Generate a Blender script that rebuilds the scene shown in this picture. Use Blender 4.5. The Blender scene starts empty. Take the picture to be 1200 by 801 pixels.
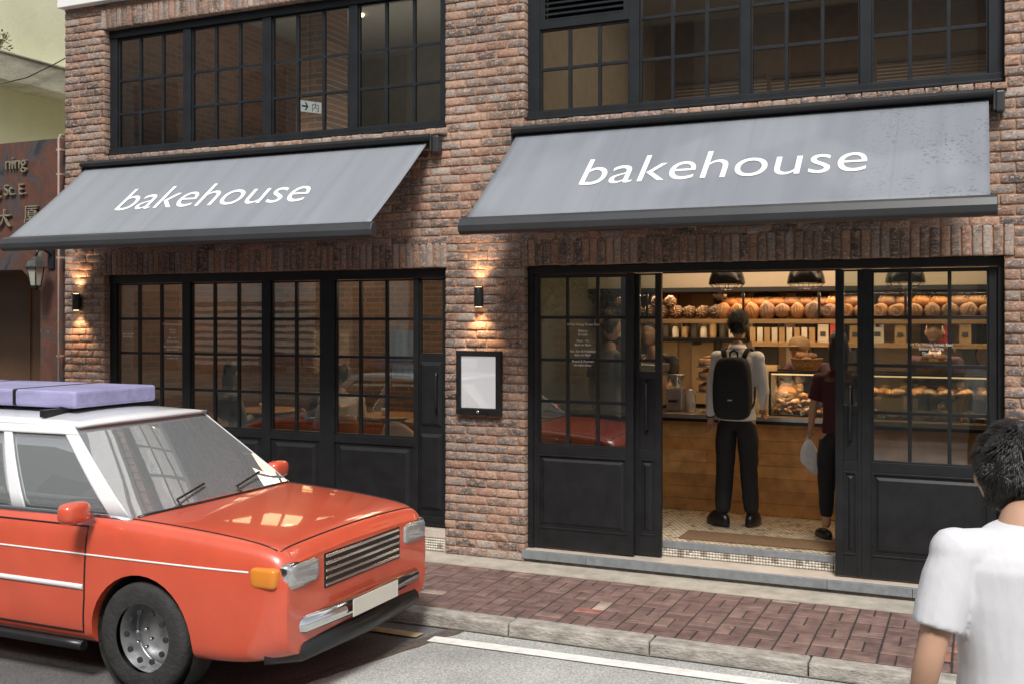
import bpy, bmesh, math, random
import numpy as np
from mathutils import Vector, Matrix, noise
R = math.radians
random.seed(7); rng = np.random.default_rng(7)
SC = bpy.context.scene
COL = SC.collection

# ------------------------------------------------------------------ helpers
class MB:
    """collects geometry for one mesh object"""
    def __init__(s): s.v = []; s.f = []; s.m = []; s.smooth = []
    def add(s, vs, fs, mi=0, sm=False):
        b = len(s.v); s.v += [tuple(v) for v in vs]
        for f in fs: s.f.append(tuple(b + i for i in f)); s.m.append(mi); s.smooth.append(sm)
    def box(s, x0, x1, y0, y1, z0, z1, mi=0):
        s.add([(x0,y0,z0),(x1,y0,z0),(x1,y1,z0),(x0,y1,z0),(x0,y0,z1),(x1,y0,z1),(x1,y1,z1),(x0,y1,z1)],
              [(0,3,2,1),(4,5,6,7),(0,1,5,4),(1,2,6,5),(2,3,7,6),(3,0,4,7)], mi)
    def frustum(s, x0, x1, z0, z1, yb, yf, ins, mi=0):
        # raised panel field, facing -y
        a = [(x0,yb,z0),(x1,yb,z0),(x1,yb,z1),(x0,yb,z1)]
        b = [(x0+ins,yf,z0+ins),(x1-ins,yf,z0+ins),(x1-ins,yf,z1-ins),(x0+ins,yf,z1-ins)]
        s.add(a+b, [(4,5,6,7),(0,1,5,4),(1,2,6,5),(2,3,7,6),(3,0,4,7)], mi)
    def tube(s, pts, r, n=10, mi=0, cap=True):
        pts = [Vector(p) for p in pts]; rs = r if isinstance(r, (list, tuple)) else [r]*len(pts)
        vs = []; up = None
        for i, p in enumerate(pts):
            d = (pts[min(i+1, len(pts)-1)] - pts[max(i-1, 0)]).normalized()
            if up is None:
                up = Vector((0,0,1)) if abs(d.z) < .9 else Vector((1,0,0))
            a = d.cross(up).normalized(); b = a.cross(d).normalized(); up = b
            for k in range(n):
                t = 2*math.pi*k/n; vs.append(p + (a*math.cos(t) + b*math.sin(t))*rs[i])
        fs = []
        for i in range(len(pts)-1):
            for k in range(n):
                fs.append((i*n+k, i*n+(k+1)%n, (i+1)*n+(k+1)%n, (i+1)*n+k))
        s.add(vs, fs, mi, True)
        if cap:
            s.add(vs[:n], [tuple(range(n))], mi); s.add(vs[-n:], [tuple(range(n))[::-1]], mi)
    def lathe(s, prof, c=(0,0,0), n=24, mi=0, sm=True):
        vs = [(c[0]+r*math.cos(2*math.pi*k/n), c[1]+r*math.sin(2*math.pi*k/n), c[2]+z) for r, z in prof for k in range(n)]
        fs = [(i*n+k, i*n+(k+1)%n, (i+1)*n+(k+1)%n, (i+1)*n+k) for i in range(len(prof)-1) for k in range(n)]
        s.add(vs, fs, mi, sm)
    def sup(s, c, r, e=1.0, nu=20, nv=12, mi=0, fn=None):
        # super-ellipsoid
        def sp(a, p): return math.copysign(abs(a)**p, a)
        vs = []
        for j in range(nv+1):
            v = -math.pi/2 + math.pi*j/nv
            for i in range(nu):
                u = 2*math.pi*i/nu
                p = [c[0]+r[0]*sp(math.cos(v),e)*sp(math.cos(u),e), c[1]+r[1]*sp(math.cos(v),e)*sp(math.sin(u),e), c[2]+r[2]*sp(math.sin(v),e)]
                if fn: p = fn(p)
                vs.append(p)
        fs = [(j*nu+i, j*nu+(i+1)%nu, (j+1)*nu+(i+1)%nu, (j+1)*nu+i) for j in range(nv) for i in range(nu)]
        s.add(vs, fs, mi, True)
    def prism(s, poly, y0, y1, mi=0):
        # polygon in xz extruded along y
        n = len(poly)
        vs = [(x,y0,z) for x,z in poly] + [(x,y1,z) for x,z in poly]
        fs = [tuple(range(n)), tuple(range(2*n-1, n-1, -1))] + [(i, i+n, (i+1)%n+n, (i+1)%n) for i in range(n)]
        s.add(vs, fs, mi)
    def build(s, name, mats, parent=None, bevel=0, loc=None, seg=2, wn=True):
        me = bpy.data.meshes.new(name); me.from_pydata(s.v, [], s.f)
        if not isinstance(mats, (list, tuple)): mats = [mats]
        for m in mats: me.materials.append(m)
        me.polygons.foreach_set('material_index', s.m); me.polygons.foreach_set('use_smooth', s.smooth)
        bm = bmesh.new(); bm.from_mesh(me); bmesh.ops.remove_doubles(bm, verts=bm.verts, dist=1e-5) if any(s.smooth) else None
        bmesh.ops.recalc_face_normals(bm, faces=bm.faces); bm.to_mesh(me); bm.free(); me.update()
        o = bpy.data.objects.new(name, me); COL.objects.link(o)
        if parent: o.parent = parent
        if loc: o.location = loc
        if bevel:
            b = o.modifiers.new('Bevel', 'BEVEL'); b.width = bevel; b.segments = seg; b.limit_method = 'ANGLE'; b.angle_limit = R(40)
        return o

def tag(o, label=None, cat=None, group=None, kind=None):
    if label: o['label'] = label
    if cat: o['category'] = cat
    if group: o['group'] = group
    if kind: o['kind'] = kind
    return o
def empty(name, loc=(0,0,0), label=None, cat=None, group=None, rz=0):
    o = bpy.data.objects.new(name, None); COL.objects.link(o); o.location = loc; o.rotation_euler = (0,0,rz)
    o.empty_display_size = .1
    return tag(o, label, cat, group)
def copy_tree(o, parent=None):
    c = o.copy(); COL.objects.link(c)
    if parent: c.parent = parent
    for ch in list(o.children): copy_tree(ch, c)
    return c

# ------------------------------------------------------------------ materials
def new_mat(name):
    m = bpy.data.materials.new(name); m.use_nodes = True
    nt = m.node_tree; b = nt.nodes['Principled BSDF']
    return m, nt, b
def N(nt, t, **kw):
    n = nt.nodes.new(t)
    for k, v in kw.items():
        if k.startswith('i_'): n.inputs[int(k[2:])].default_value = v
        else: setattr(n, k, v)
    return n
def simple(name, c, rough=.6, metal=0, var=.15, vscale=8, bump=.0, bscale=60, spec=.5, stretch=None, coat=0, c2=None, det=6, coords='Object'):
    m, nt, b = new_mat(name)
    b.inputs['Roughness'].default_value = rough; b.inputs['Metallic'].default_value = metal
    b.inputs['Specular IOR Level'].default_value = spec
    if coat: b.inputs['Coat Weight'].default_value = coat; b.inputs['Coat Roughness'].default_value = .04
    tc = N(nt, 'ShaderNodeTexCoord'); mp = N(nt, 'ShaderNodeMapping')
    if stretch: mp.inputs['Scale'].default_value = stretch
    nt.links.new(tc.outputs[coords], mp.inputs[0])
    no = N(nt, 'ShaderNodeTexNoise'); no.inputs['Scale'].default_value = vscale; no.inputs['Detail'].default_value = det; no.inputs['Roughness'].default_value = .65
    nt.links.new(mp.outputs[0], no.inputs['Vector'])
    r = N(nt, 'ShaderNodeValToRGB'); r.color_ramp.elements[0].position = .3; r.color_ramp.elements[1].position = .72
    lo = c2 if c2 else tuple(x*(1-var) for x in c); hi = c if c2 else tuple(min(1, x*(1+var)) for x in c)
    r.color_ramp.elements[0].color = (*lo, 1); r.color_ramp.elements[1].color = (*hi, 1)
    nt.links.new(no.outputs['Fac'], r.inputs[0]); nt.links.new(r.outputs[0], b.inputs['Base Color'])
    if 'crust' in name or 'pastry' in name:
        oi = N(nt,'ShaderNodeObjectInfo'); hv = N(nt,'ShaderNodeHueSaturation'); mr_ = N(nt,'ShaderNodeMapRange'); mr_.inputs['To Min'].default_value = .55; mr_.inputs['To Max'].default_value = 1.35
        m3 = N(nt,'ShaderNodeMapRange'); m3.inputs['To Min'].default_value = .7; m3.inputs['To Max'].default_value = 1.0
        nt.links.new(oi.outputs['Random'], mr_.inputs[0]); nt.links.new(oi.outputs['Random'], m3.inputs[0]); nt.links.new(mr_.outputs[0], hv.inputs['Value']); nt.links.new(m3.outputs[0], hv.inputs['Saturation']); nt.links.new(r.outputs[0], hv.inputs['Color']); nt.links.new(hv.outputs[0], b.inputs['Base Color'])
    if bump:
        n2 = N(nt, 'ShaderNodeTexNoise'); n2.inputs['Scale'].default_value = bscale; n2.inputs['Detail'].default_value = 8
        nt.links.new(mp.outputs[0], n2.inputs['Vector'])
        bp = N(nt, 'ShaderNodeBump'); bp.inputs['Strength'].default_value = bump; bp.inputs['Distance'].default_value = .01
        nt.links.new(n2.outputs['Fac'], bp.inputs['Height']); nt.links.new(bp.outputs[0], b.inputs['Normal'])
    return m
def emis(name, c, s):
    m, nt, b = new_mat(name); b.inputs['Base Color'].default_value = (*c, 1)
    b.inputs['Emission Color'].default_value = (*c, 1); b.inputs['Emission Strength'].default_value = s
    return m
def glass_mat(name, tint=(.86,.9,.88), refl=.09, rough=.0, body=None, bodyf=0):
    m, nt, b = new_mat(name); nt.nodes.remove(b); out = nt.nodes['Material Output']
    tr = N(nt, 'ShaderNodeBsdfTransparent'); tr.inputs[0].default_value = (*tint, 1)
    gl = N(nt, 'ShaderNodeBsdfGlossy'); gl.inputs['Roughness'].default_value = rough; gl.inputs[0].default_value = (1,1,1,1)
    # slight waviness of real panes
    tc = N(nt, 'ShaderNodeTexCoord'); no = N(nt, 'ShaderNodeTexNoise'); no.inputs['Scale'].default_value = 2.2
    nt.links.new(tc.outputs['Object'], no.inputs['Vector'])
    bp = N(nt, 'ShaderNodeBump'); bp.inputs['Strength'].default_value = .025; bp.inputs['Distance'].default_value = .02
    nt.links.new(no.outputs['Fac'], bp.inputs['Height']); nt.links.new(bp.outputs[0], gl.inputs['Normal'])
    fr = N(nt, 'ShaderNodeLayerWeight'); fr.inputs[0].default_value = .25
    mr = N(nt, 'ShaderNodeMapRange'); mr.inputs['To Min'].default_value = refl; mr.inputs['To Max'].default_value = .85
    nt.links.new(fr.outputs['Fresnel'], mr.inputs[0])
    mx = N(nt, 'ShaderNodeMixShader')
    nt.links.new(mr.outputs[0], mx.inputs[0])
    base = tr
    if body:
        df = N(nt, 'ShaderNodeBsdfDiffuse'); df.inputs[0].default_value = (*body, 1)
        m2 = N(nt, 'ShaderNodeMixShader'); m2.inputs[0].default_value = bodyf
        nt.links.new(tr.outputs[0], m2.inputs[1]); nt.links.new(df.outputs[0], m2.inputs[2]); base = m2
    nt.links.new(base.outputs[0], mx.inputs[1]); nt.links.new(gl.outputs[0], mx.inputs[2]); nt.links.new(mx.outputs[0], out.inputs[0])
    return m
def brick_relief_mat():
    m, nt, b = new_mat('handmade_brick')
    L = nt.links.new
    at = N(nt, 'ShaderNodeAttribute', attribute_name='col'); ed = N(nt, 'ShaderNodeAttribute', attribute_name='edge')
    tc = N(nt, 'ShaderNodeTexCoord')
    n1 = N(nt, 'ShaderNodeTexNoise'); n1.inputs['Scale'].default_value = 26; n1.inputs['Detail'].default_value = 8; n1.inputs['Roughness'].default_value = .7
    mpa = N(nt, 'ShaderNodeMapping'); mpa.inputs['Scale'].default_value = (.6, 1, 1.5)
    L(tc.outputs['Object'], mpa.inputs[0]); L(mpa.outputs[0], n1.inputs['Vector'])
    # edges: worn pinkish clay, faces: kiln-darkened
    a1 = N(nt, 'ShaderNodeMath', operation='MULTIPLY_ADD'); a1.inputs[1].default_value = .5; L(ed.outputs['Fac'], a1.inputs[0])
    a2 = N(nt, 'ShaderNodeMath', operation='MULTIPLY_ADD'); a2.inputs[1].default_value = 3.2; a2.inputs[2].default_value = -1.5
    L(n1.outputs['Fac'], a2.inputs[0]); L(a2.outputs[0], a1.inputs[2])
    r = N(nt, 'ShaderNodeValToRGB'); r.color_ramp.elements[0].position = .1; r.color_ramp.elements[1].position = .75
    L(a1.outputs[0], r.inputs[0])
    mx = N(nt, 'ShaderNodeMix', data_type='RGBA'); L(r.outputs[0], mx.inputs['Factor']); L(at.outputs['Color'], mx.inputs['A'])
    mx.inputs['B'].default_value = (.43, .285, .21, 1)
    # dust and soot over whole wall
    n3 = N(nt, 'ShaderNodeTexNoise'); n3.inputs['Scale'].default_value = 1.1; n3.inputs['Detail'].default_value = 4
    L(tc.outputs['Object'], n3.inputs['Vector'])
    r3 = N(nt, 'ShaderNodeValToRGB'); r3.color_ramp.elements[0].color = (.72,.7,.68,1); r3.color_ramp.elements[1].color = (1.12,1.1,1.08,1)
    r3.color_ramp.elements[0].position = .35; r3.color_ramp.elements[1].position = .65; L(n3.outputs['Fac'], r3.inputs[0])
    mu = N(nt, 'ShaderNodeMix', data_type='RGBA', blend_type='MULTIPLY'); mu.inputs['Factor'].default_value = 1
    L(mx.outputs['Result'], mu.inputs['A']); L(r3.outputs[0], mu.inputs['B'])
    # pale lime specks
    n4 = N(nt, 'ShaderNodeTexNoise'); n4.inputs['Scale'].default_value = 60; n4.inputs['Detail'].default_value = 3
    L(tc.outputs['Object'], n4.inputs['Vector'])
    r4 = N(nt, 'ShaderNodeValToRGB'); r4.color_ramp.elements[0].position = .55; r4.color_ramp.elements[1].position = .70
    r4.color_ramp.elements[1].color = (.8,.8,.8,1)
    L(n4.outputs['Fac'], r4.inputs[0])
    ms = N(nt, 'ShaderNodeMix', data_type='RGBA'); L(r4.outputs[0], ms.inputs['Factor']); L(mu.outputs['Result'], ms.inputs['A']); ms.inputs['B'].default_value = (.56,.46,.39,1)
    n6 = N(nt, 'ShaderNodeTexNoise'); n6.inputs['Scale'].default_value = 48; n6.inputs['Detail'].default_value = 5; n6.inputs['Roughness'].default_value = .6; n6.inputs['Distortion'].default_value = 1.5
    mp6 = N(nt, 'ShaderNodeMapping'); mp6.inputs['Rotation'].default_value = (0,.6,0); mp6.inputs['Scale'].default_value = (.55,1,1.6); L(tc.outputs['Object'], mp6.inputs[0]); L(mp6.outputs[0], n6.inputs['Vector'])
    r6 = N(nt, 'ShaderNodeValToRGB'); r6.color_ramp.elements[0].position = .36; r6.color_ramp.elements[1].position = .46
    r6.color_ramp.elements[0].color = (.32,.30,.29,1); r6.color_ramp.elements[1].color = (1,1,1,1); L(n6.outputs['Fac'], r6.inputs[0])
    m6 = N(nt, 'ShaderNodeMix', data_type='RGBA', blend_type='MULTIPLY'); m6.inputs['Factor'].default_value = .8
    L(ms.outputs['Result'], m6.inputs['A']); L(r6.outputs[0], m6.inputs['B'])
    L(m6.outputs['Result'], b.inputs['Base Color'])
    b.inputs['Roughness'].default_value = .85; b.inputs['Specular IOR Level'].default_value = .3
    n2 = N(nt, 'ShaderNodeTexNoise'); n2.inputs['Scale'].default_value = 70; n2.inputs['Detail'].default_value = 10; n2.inputs['Roughness'].default_value = .7
    L(tc.outputs['Object'], n2.inputs['Vector'])
    bp = N(nt, 'ShaderNodeBump'); bp.inputs['Strength'].default_value = .9; bp.inputs['Distance'].default_value = .012
    L(n2.outputs['Fac'], bp.inputs['Height']); L(bp.outputs[0], b.inputs['Normal'])
    return m
def tex_brick(name, c1, c2, cm, bw, bh, mort, axis='xz', rough=.8, bump=.5, off=.5, scale=1, var=None):
    m, nt, b = new_mat(name); L = nt.links.new
    tc = N(nt, 'ShaderNodeTexCoord'); sx = N(nt, 'ShaderNodeSeparateXYZ'); L(tc.outputs['Object'], sx.inputs[0])
    cb = N(nt, 'ShaderNodeCombineXYZ'); L(sx.outputs[axis[0].upper()], cb.inputs[0]); L(sx.outputs[axis[1].upper()], cb.inputs[1])
    bt = N(nt, 'ShaderNodeTexBrick'); bt.offset = off
    bt.inputs['Color1'].default_value = (*c1,1); bt.inputs['Color2'].default_value = (*c2,1); bt.inputs['Mortar'].default_value = (*cm,1)
    bt.inputs['Scale'].default_value = 1; bt.inputs['Brick Width'].default_value = bw; bt.inputs['Row Height'].default_value = bh
    bt.inputs['Mortar Size'].default_value = mort; bt.inputs['Mortar Smooth'].default_value = .2
    L(cb.outputs[0], bt.inputs['Vector'])
    no = N(nt, 'ShaderNodeTexNoise'); no.inputs['Scale'].default_value = 30; no.inputs['Detail'].default_value = 6; L(tc.outputs['Object'], no.inputs['Vector'])
    r = N(nt, 'ShaderNodeValToRGB'); r.color_ramp.elements[0].color = (.6,.6,.6,1); r.color_ramp.elements[1].color = (1.3,1.3,1.3,1); L(no.outputs['Fac'], r.inputs[0])
    mu = N(nt, 'ShaderNodeMix', data_type='RGBA', blend_type='MULTIPLY'); mu.inputs['Factor'].default_value = 1
    L(bt.outputs['Color'], mu.inputs['A']); L(r.outputs[0], mu.inputs['B']); L(mu.outputs['Result'], b.inputs['Base Color'])
    b.inputs['Roughness'].default_value = rough
    if bump:
        ad = N(nt, 'ShaderNodeMath', operation='MULTIPLY_ADD'); ad.inputs[1].default_value = -1.0
        L(bt.outputs['Fac'], ad.inputs[0]); L(no.outputs['Fac'], ad.inputs[2])
        bp = N(nt, 'ShaderNodeBump'); bp.inputs['Strength'].default_value = bump; bp.inputs['Distance'].default_value = .01
        L(ad.outputs[0], bp.inputs['Height']); L(bp.outputs[0], b.inputs['Normal'])
    return m

M = {}
M['brick'] = brick_relief_mat()
M['mortar'] = simple('brick_mortar', (.36,.215,.14), .95, var=.3, vscale=40, bump=.6, bscale=150)
M['inbrick'] = tex_brick('inner_brick', (.20,.10,.06), (.10,.065,.05), (.21,.15,.11), .2, .066, .009)
M['inbrick_side'] = tex_brick('inner_brick_side', (.26,.12,.07), (.14,.08,.06), (.22,.15,.11), .2, .066, .009, axis='yz')
M['black'] = simple('black_painted_timber', (.012,.0125,.0135), .46, var=.35, vscale=7, bump=.1, bscale=90, spec=.35)
M['charcoal'] = simple('charcoal_painted_frame', (.014,.016,.019), .5, var=.3, vscale=6, bump=.08, bscale=120, spec=.25)
M['blackmetal'] = simple('black_metal', (.012,.012,.013), .35, var=.2, spec=.5)
M['bar'] = simple('awning_bar_metal', (.035,.037,.04), .38, var=.15, vscale=3, spec=.5)
M['glass'] = glass_mat('window_glass',refl=.12)
M['doorglass'] = glass_mat('door_glass', refl=.11)
M['upglass'] = glass_mat('upper_window_glass', tint=(.85,.85,.82), refl=.06)
M['white'] = simple('white_paint', (.75,.75,.74), .5, var=.04)
M['text'] = simple('white_print', (.86,.86,.86), .6, var=.02)
M['cream'] = simple('cream_wall', (.56,.46,.34), .8, var=.04)
M['ceil'] = simple('ceiling_paint', (.26,.25,.23), .85, var=.06)
M['darkwall'] = simple('dark_wall', (.05,.045,.04), .7, var=.2)
M['brownwall'] = simple('brown_wall', (.14,.105,.08), .7, var=.2)
M['metaledge'] = simple('step_edge_metal', (.25,.27,.285), .42, .35, var=.2, vscale=14, bump=.15, bscale=90)
M['marble'] = simple('beige_tread', (.50,.43,.36), .45, var=.18, vscale=5)
M['steel'] = simple('brushed_steel', (.5,.5,.5), .3, .9, var=.1)
M['concrete'] = simple('pavement_concrete', (.50,.46,.39), .9, var=.3, vscale=6, bump=.6, bscale=90, det=9, c2=(.28,.25,.205))
M['concdirty'] = simple('stained_concrete', (.17,.15,.125), .9, var=.4, vscale=12, bump=.7, bscale=80, det=9)
M['kerb'] = simple('kerb_granite', (.50,.465,.41), .88, vscale=11, bump=1.0, bscale=55, det=12, c2=(.17,.15,.13), stretch=(.7,1,1.6))
M['silver'] = simple('silver_paint', (.72,.73,.74), .25, 0.0, var=.02, coat=.8)
M['red'] = simple('red_car_paint', (.60,.09,.045), .32, 0, var=.12, vscale=2.5, coat=.9, det=10)
M['wheelsteel'] = simple('wheel_steel', (.42,.43,.44), .35, .6, var=.15, vscale=10)
M['chrome'] = simple('chrome', (.75,.75,.76), .12, 1, var=.03)
M['rubber'] = simple('tyre_rubber', (.028,.027,.026), .8, bump=.6, bscale=45, var=.4, vscale=12)
M['lavender'] = simple('lavender_tarpaulin', (.30,.285,.47), .5, var=.3, vscale=2.2, bump=1, bscale=6, stretch=(.6,2,2))
M['carglass'] = glass_mat('car_glass', tint=(.5,.55,.56), refl=.30, body=(.40,.42,.43), bodyf=.45)
M['skin'] = simple('skin', (.46,.27,.18), .55, var=.08)
M['hair'] = simple('black_hair', (.012,.010,.009), .45, var=.4, vscale=60, bump=.5, bscale=120, stretch=(1,1,.15))
M['shirt'] = simple('white_shirt', (.80,.80,.82), .8, var=.06, bump=.35, bscale=9)
M['tee'] = simple('white_tshirt', (.60,.60,.625), .9, var=.05, bump=1.0, bscale=5, stretch=(1.6,1.6,.7))
M['navytrouser'] = simple('dark_trousers', (.012,.012,.015), .8, bump=.5, bscale=12)
M['blackcloth'] = simple('black_cloth', (.012,.012,.013), .85, bump=.5, bscale=12)
M['maroon'] = simple('maroon_cloth', (.055,.009,.014), .85, bump=.5, bscale=12)
M['grey_cloth'] = simple('grey_cloth', (.22,.22,.24), .85, bump=.5, bscale=12)
M['blue_cloth'] = simple('blue_cloth', (.05,.07,.11), .85, bump=.5, bscale=12)
M['leather'] = simple('black_leather', (.012,.011,.011), .3)
M['bag'] = simple('white_plastic_bag', (.6,.6,.6), .4, bump=.9, bscale=20)
M['loaf'] = simple('golden_crust', (.52,.24,.07), .6, vscale=22, c2=(.27,.095,.025), bump=.6, bscale=60)
M['darkloaf'] = simple('dark_crust', (.24,.12,.05), .6, vscale=30, c2=(.035,.02,.014), bump=.9, bscale=50)
M['flour'] = simple('floured_crust', (.62,.42,.22), .7, vscale=30, c2=(.34,.15,.05), bump=.6, bscale=60)
M['pastry'] = simple('baked_pastry', (.58,.27,.08), .45, vscale=45, c2=(.28,.10,.03), bump=.5, bscale=70)
M['cake'] = simple('cream_cake', (.62,.50,.33), .6, vscale=20, c2=(.32,.12,.05))
M['cheese'] = simple('orange_glaze', (.72,.27,.05), .35, var=.12)
M['paper'] = simple('paper', (.62,.58,.5), .8, var=.05)
M['kraft'] = simple('kraft_paper', (.40,.27,.14), .8, var=.15)
M['salad'] = simple('salad_filling', (.30,.20,.06), .6, vscale=60, c2=(.10,.16,.03), bump=.8)
M['wicker'] = simple('wicker', (.40,.24,.10), .7, vscale=60, c2=(.16,.08,.03), bump=1, bscale=90)
M['mat'] = simple('coir_mat', (.19,.11,.055), .98, var=.3, vscale=90, bump=1, bscale=300)
M['shelfwood'] = simple('shelf_wood', (.52,.34,.17), .5, vscale=5, c2=(.36,.21,.09), stretch=(1,8,8))
M['tablewood'] = simple('table_wood', (.42,.24,.11), .4, vscale=5, c2=(.25,.13,.05), stretch=(1,8,8))
M['green_paint'] = simple('pale_green_render', (.80,.80,.56), .9, vscale=1.6, c2=(.66,.66,.45), bump=.3, bscale=25, det=8)
M['ledge'] = simple('weathered_ledge', (.62,.60,.47), .92, vscale=3, c2=(.30,.28,.22), bump=.5, bscale=30, det=9, stretch=(1,1,3))
M['granite'] = simple('rust_granite', (.17,.165,.16), .35, vscale=2.2, c2=(.17,.045,.025), det=14)
def granite():
    m, nt, b = new_mat('rust_granite'); L = nt.links.new
    tc = N(nt,'ShaderNodeTexCoord'); no = N(nt,'ShaderNodeTexNoise'); no.inputs['Scale'].default_value = 2.6; no.inputs['Detail'].default_value = 12; no.inputs['Roughness'].default_value = .62; no.inputs['Distortion'].default_value = .8
    L(tc.outputs['Object'], no.inputs[0]); r = N(nt,'ShaderNodeValToRGB'); e = r.color_ramp.elements
    e[0].position = .33; e[0].color = (.03,.028,.03,1); e[1].position = .72; e[1].color = (.18,.14,.11,1)
    for p, c in ((.42,(.07,.063,.063)),(.48,(.09,.042,.032)),(.56,(.125,.055,.038)),(.63,(.06,.05,.047))):
        q = e.new(p); q.color = (*c,1)
    L(no.outputs['Fac'], r.inputs[0]); L(r.outputs[0], b.inputs['Base Color']); b.inputs['Roughness'].default_value = .42; b.inputs['Specular IOR Level'].default_value = .35
    return m
M['granite'] = granite()
M['bronze'] = simple('bronze_letter', (.30,.26,.19), .4, .4, var=.3, vscale=30)
M['pipe'] = simple('pink_pipe', (.33,.25,.21), .6, var=.2)
M['passage'] = simple('brown_panelling', (.14,.075,.04), .4, vscale=2, c2=(.09,.05,.03))
M['lampglass'] = simple('frosted_lamp_glass', (.36,.36,.30), .25, var=.06)
M['lampclear'] = glass_mat('lamp_lens',tint=(.9,.9,.9),refl=.25,body=(.55,.56,.56),bodyf=.5)
M['amber'] = simple('amber_lens', (.65,.22,.03), .15, var=.03)
M['verdigris'] = simple('aged_lamp_metal', (.05,.055,.052), .5, .3, var=.4, vscale=30)
M['pale_wall'] = simple('opposite_render', (.36,.35,.32), .9, vscale=2, c2=(.28,.27,.25))
M['yellow'] = simple('worn_yellow_paint', (.60,.45,.22), .8, vscale=14, c2=(.38,.31,.2), bump=.3)
M['linewhite'] = simple('worn_white_paint', (.85,.84,.80), .8, vscale=14, c2=(.60,.58,.54), bump=.3)
M['patch'] = simple('joint_sealant', (.15,.115,.09), .9, vscale=25, c2=(.055,.045,.04), bump=.8)
M['leaf'] = simple('leaf_green', (.09,.14,.035), .6, var=.4, vscale=20)
M['bark'] = simple('bark', (.12,.09,.06), .9, bump=.8)
M['warm'] = emis('warm_lamp', (1,.72,.42), 14)
M['warmstrip'] = emis('warm_strip', (1,.6,.28), 1.6)
M['sconceglow'] = emis('sconce_glow', (1,.66,.36), 10)
M['screen'] = emis('self_glowing_sheet', (.85,.84,.84), .5)  # menu paper with no lamp behind; glow put into its colour to whiten it
M['signwhite'] = emis('sign_white', (.75,.82,.86), .5)
M['signgreen'] = simple('sign_green', (.01,.09,.08), .6)
M['redcard'] = simple('red_card', (.5,.05,.05), .6)
M['plum'] = simple('plum_cloth', (.05,.015,.03), .8, bump=.3, bscale=12)

def road_mat(name, c, c2, w=.5):
    m, nt, b = new_mat(name); L = nt.links.new
    tc = N(nt, 'ShaderNodeTexCoord')
    big = N(nt, 'ShaderNodeTexNoise'); big.inputs['Scale'].default_value = 1.3; big.inputs['Detail'].default_value = 7; L(tc.outputs['Object'], big.inputs[0])
    r = N(nt, 'ShaderNodeValToRGB'); r.color_ramp.elements[0].position = .32; r.color_ramp.elements[1].position = .7
    r.color_ramp.elements[0].color = (*c2,1); r.color_ramp.elements[1].color = (*c,1); L(big.outputs['Fac'], r.inputs[0])
    fi = N(nt, 'ShaderNodeTexNoise'); fi.inputs['Scale'].default_value = 85; fi.inputs['Detail'].default_value = 4; fi.inputs['Roughness'].default_value = .8; L(tc.outputs['Object'], fi.inputs[0])
    r2 = N(nt, 'ShaderNodeValToRGB'); r2.color_ramp.elements[0].position = .38; r2.color_ramp.elements[1].position = .66
    r2.color_ramp.elements[0].color = (w,w,w,1); r2.color_ramp.elements[1].color = (1.3,1.3,1.28,1); L(fi.outputs['Fac'], r2.inputs[0])
    mu = N(nt, 'ShaderNodeMix', data_type='RGBA', blend_type='MULTIPLY'); mu.inputs['Factor'].default_value = 1
    L(r.outputs[0], mu.inputs['A']); L(r2.outputs[0], mu.inputs['B']); L(mu.outputs['Result'], b.inputs['Base Color'])
    bp = N(nt, 'ShaderNodeBump'); bp.inputs['Strength'].default_value = .8; bp.inputs['Distance'].default_value = .006
    L(fi.outputs['Fac'], bp.inputs['Height']); L(bp.outputs[0], b.inputs['Normal'])
    b.inputs['Roughness'].default_value = .75
    return m
M['road'] = road_mat('asphalt', (.20,.195,.19), (.12,.117,.115))
M['roadc'] = road_mat('road_concrete', (.60,.60,.575), (.36,.36,.345), .45)

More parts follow.
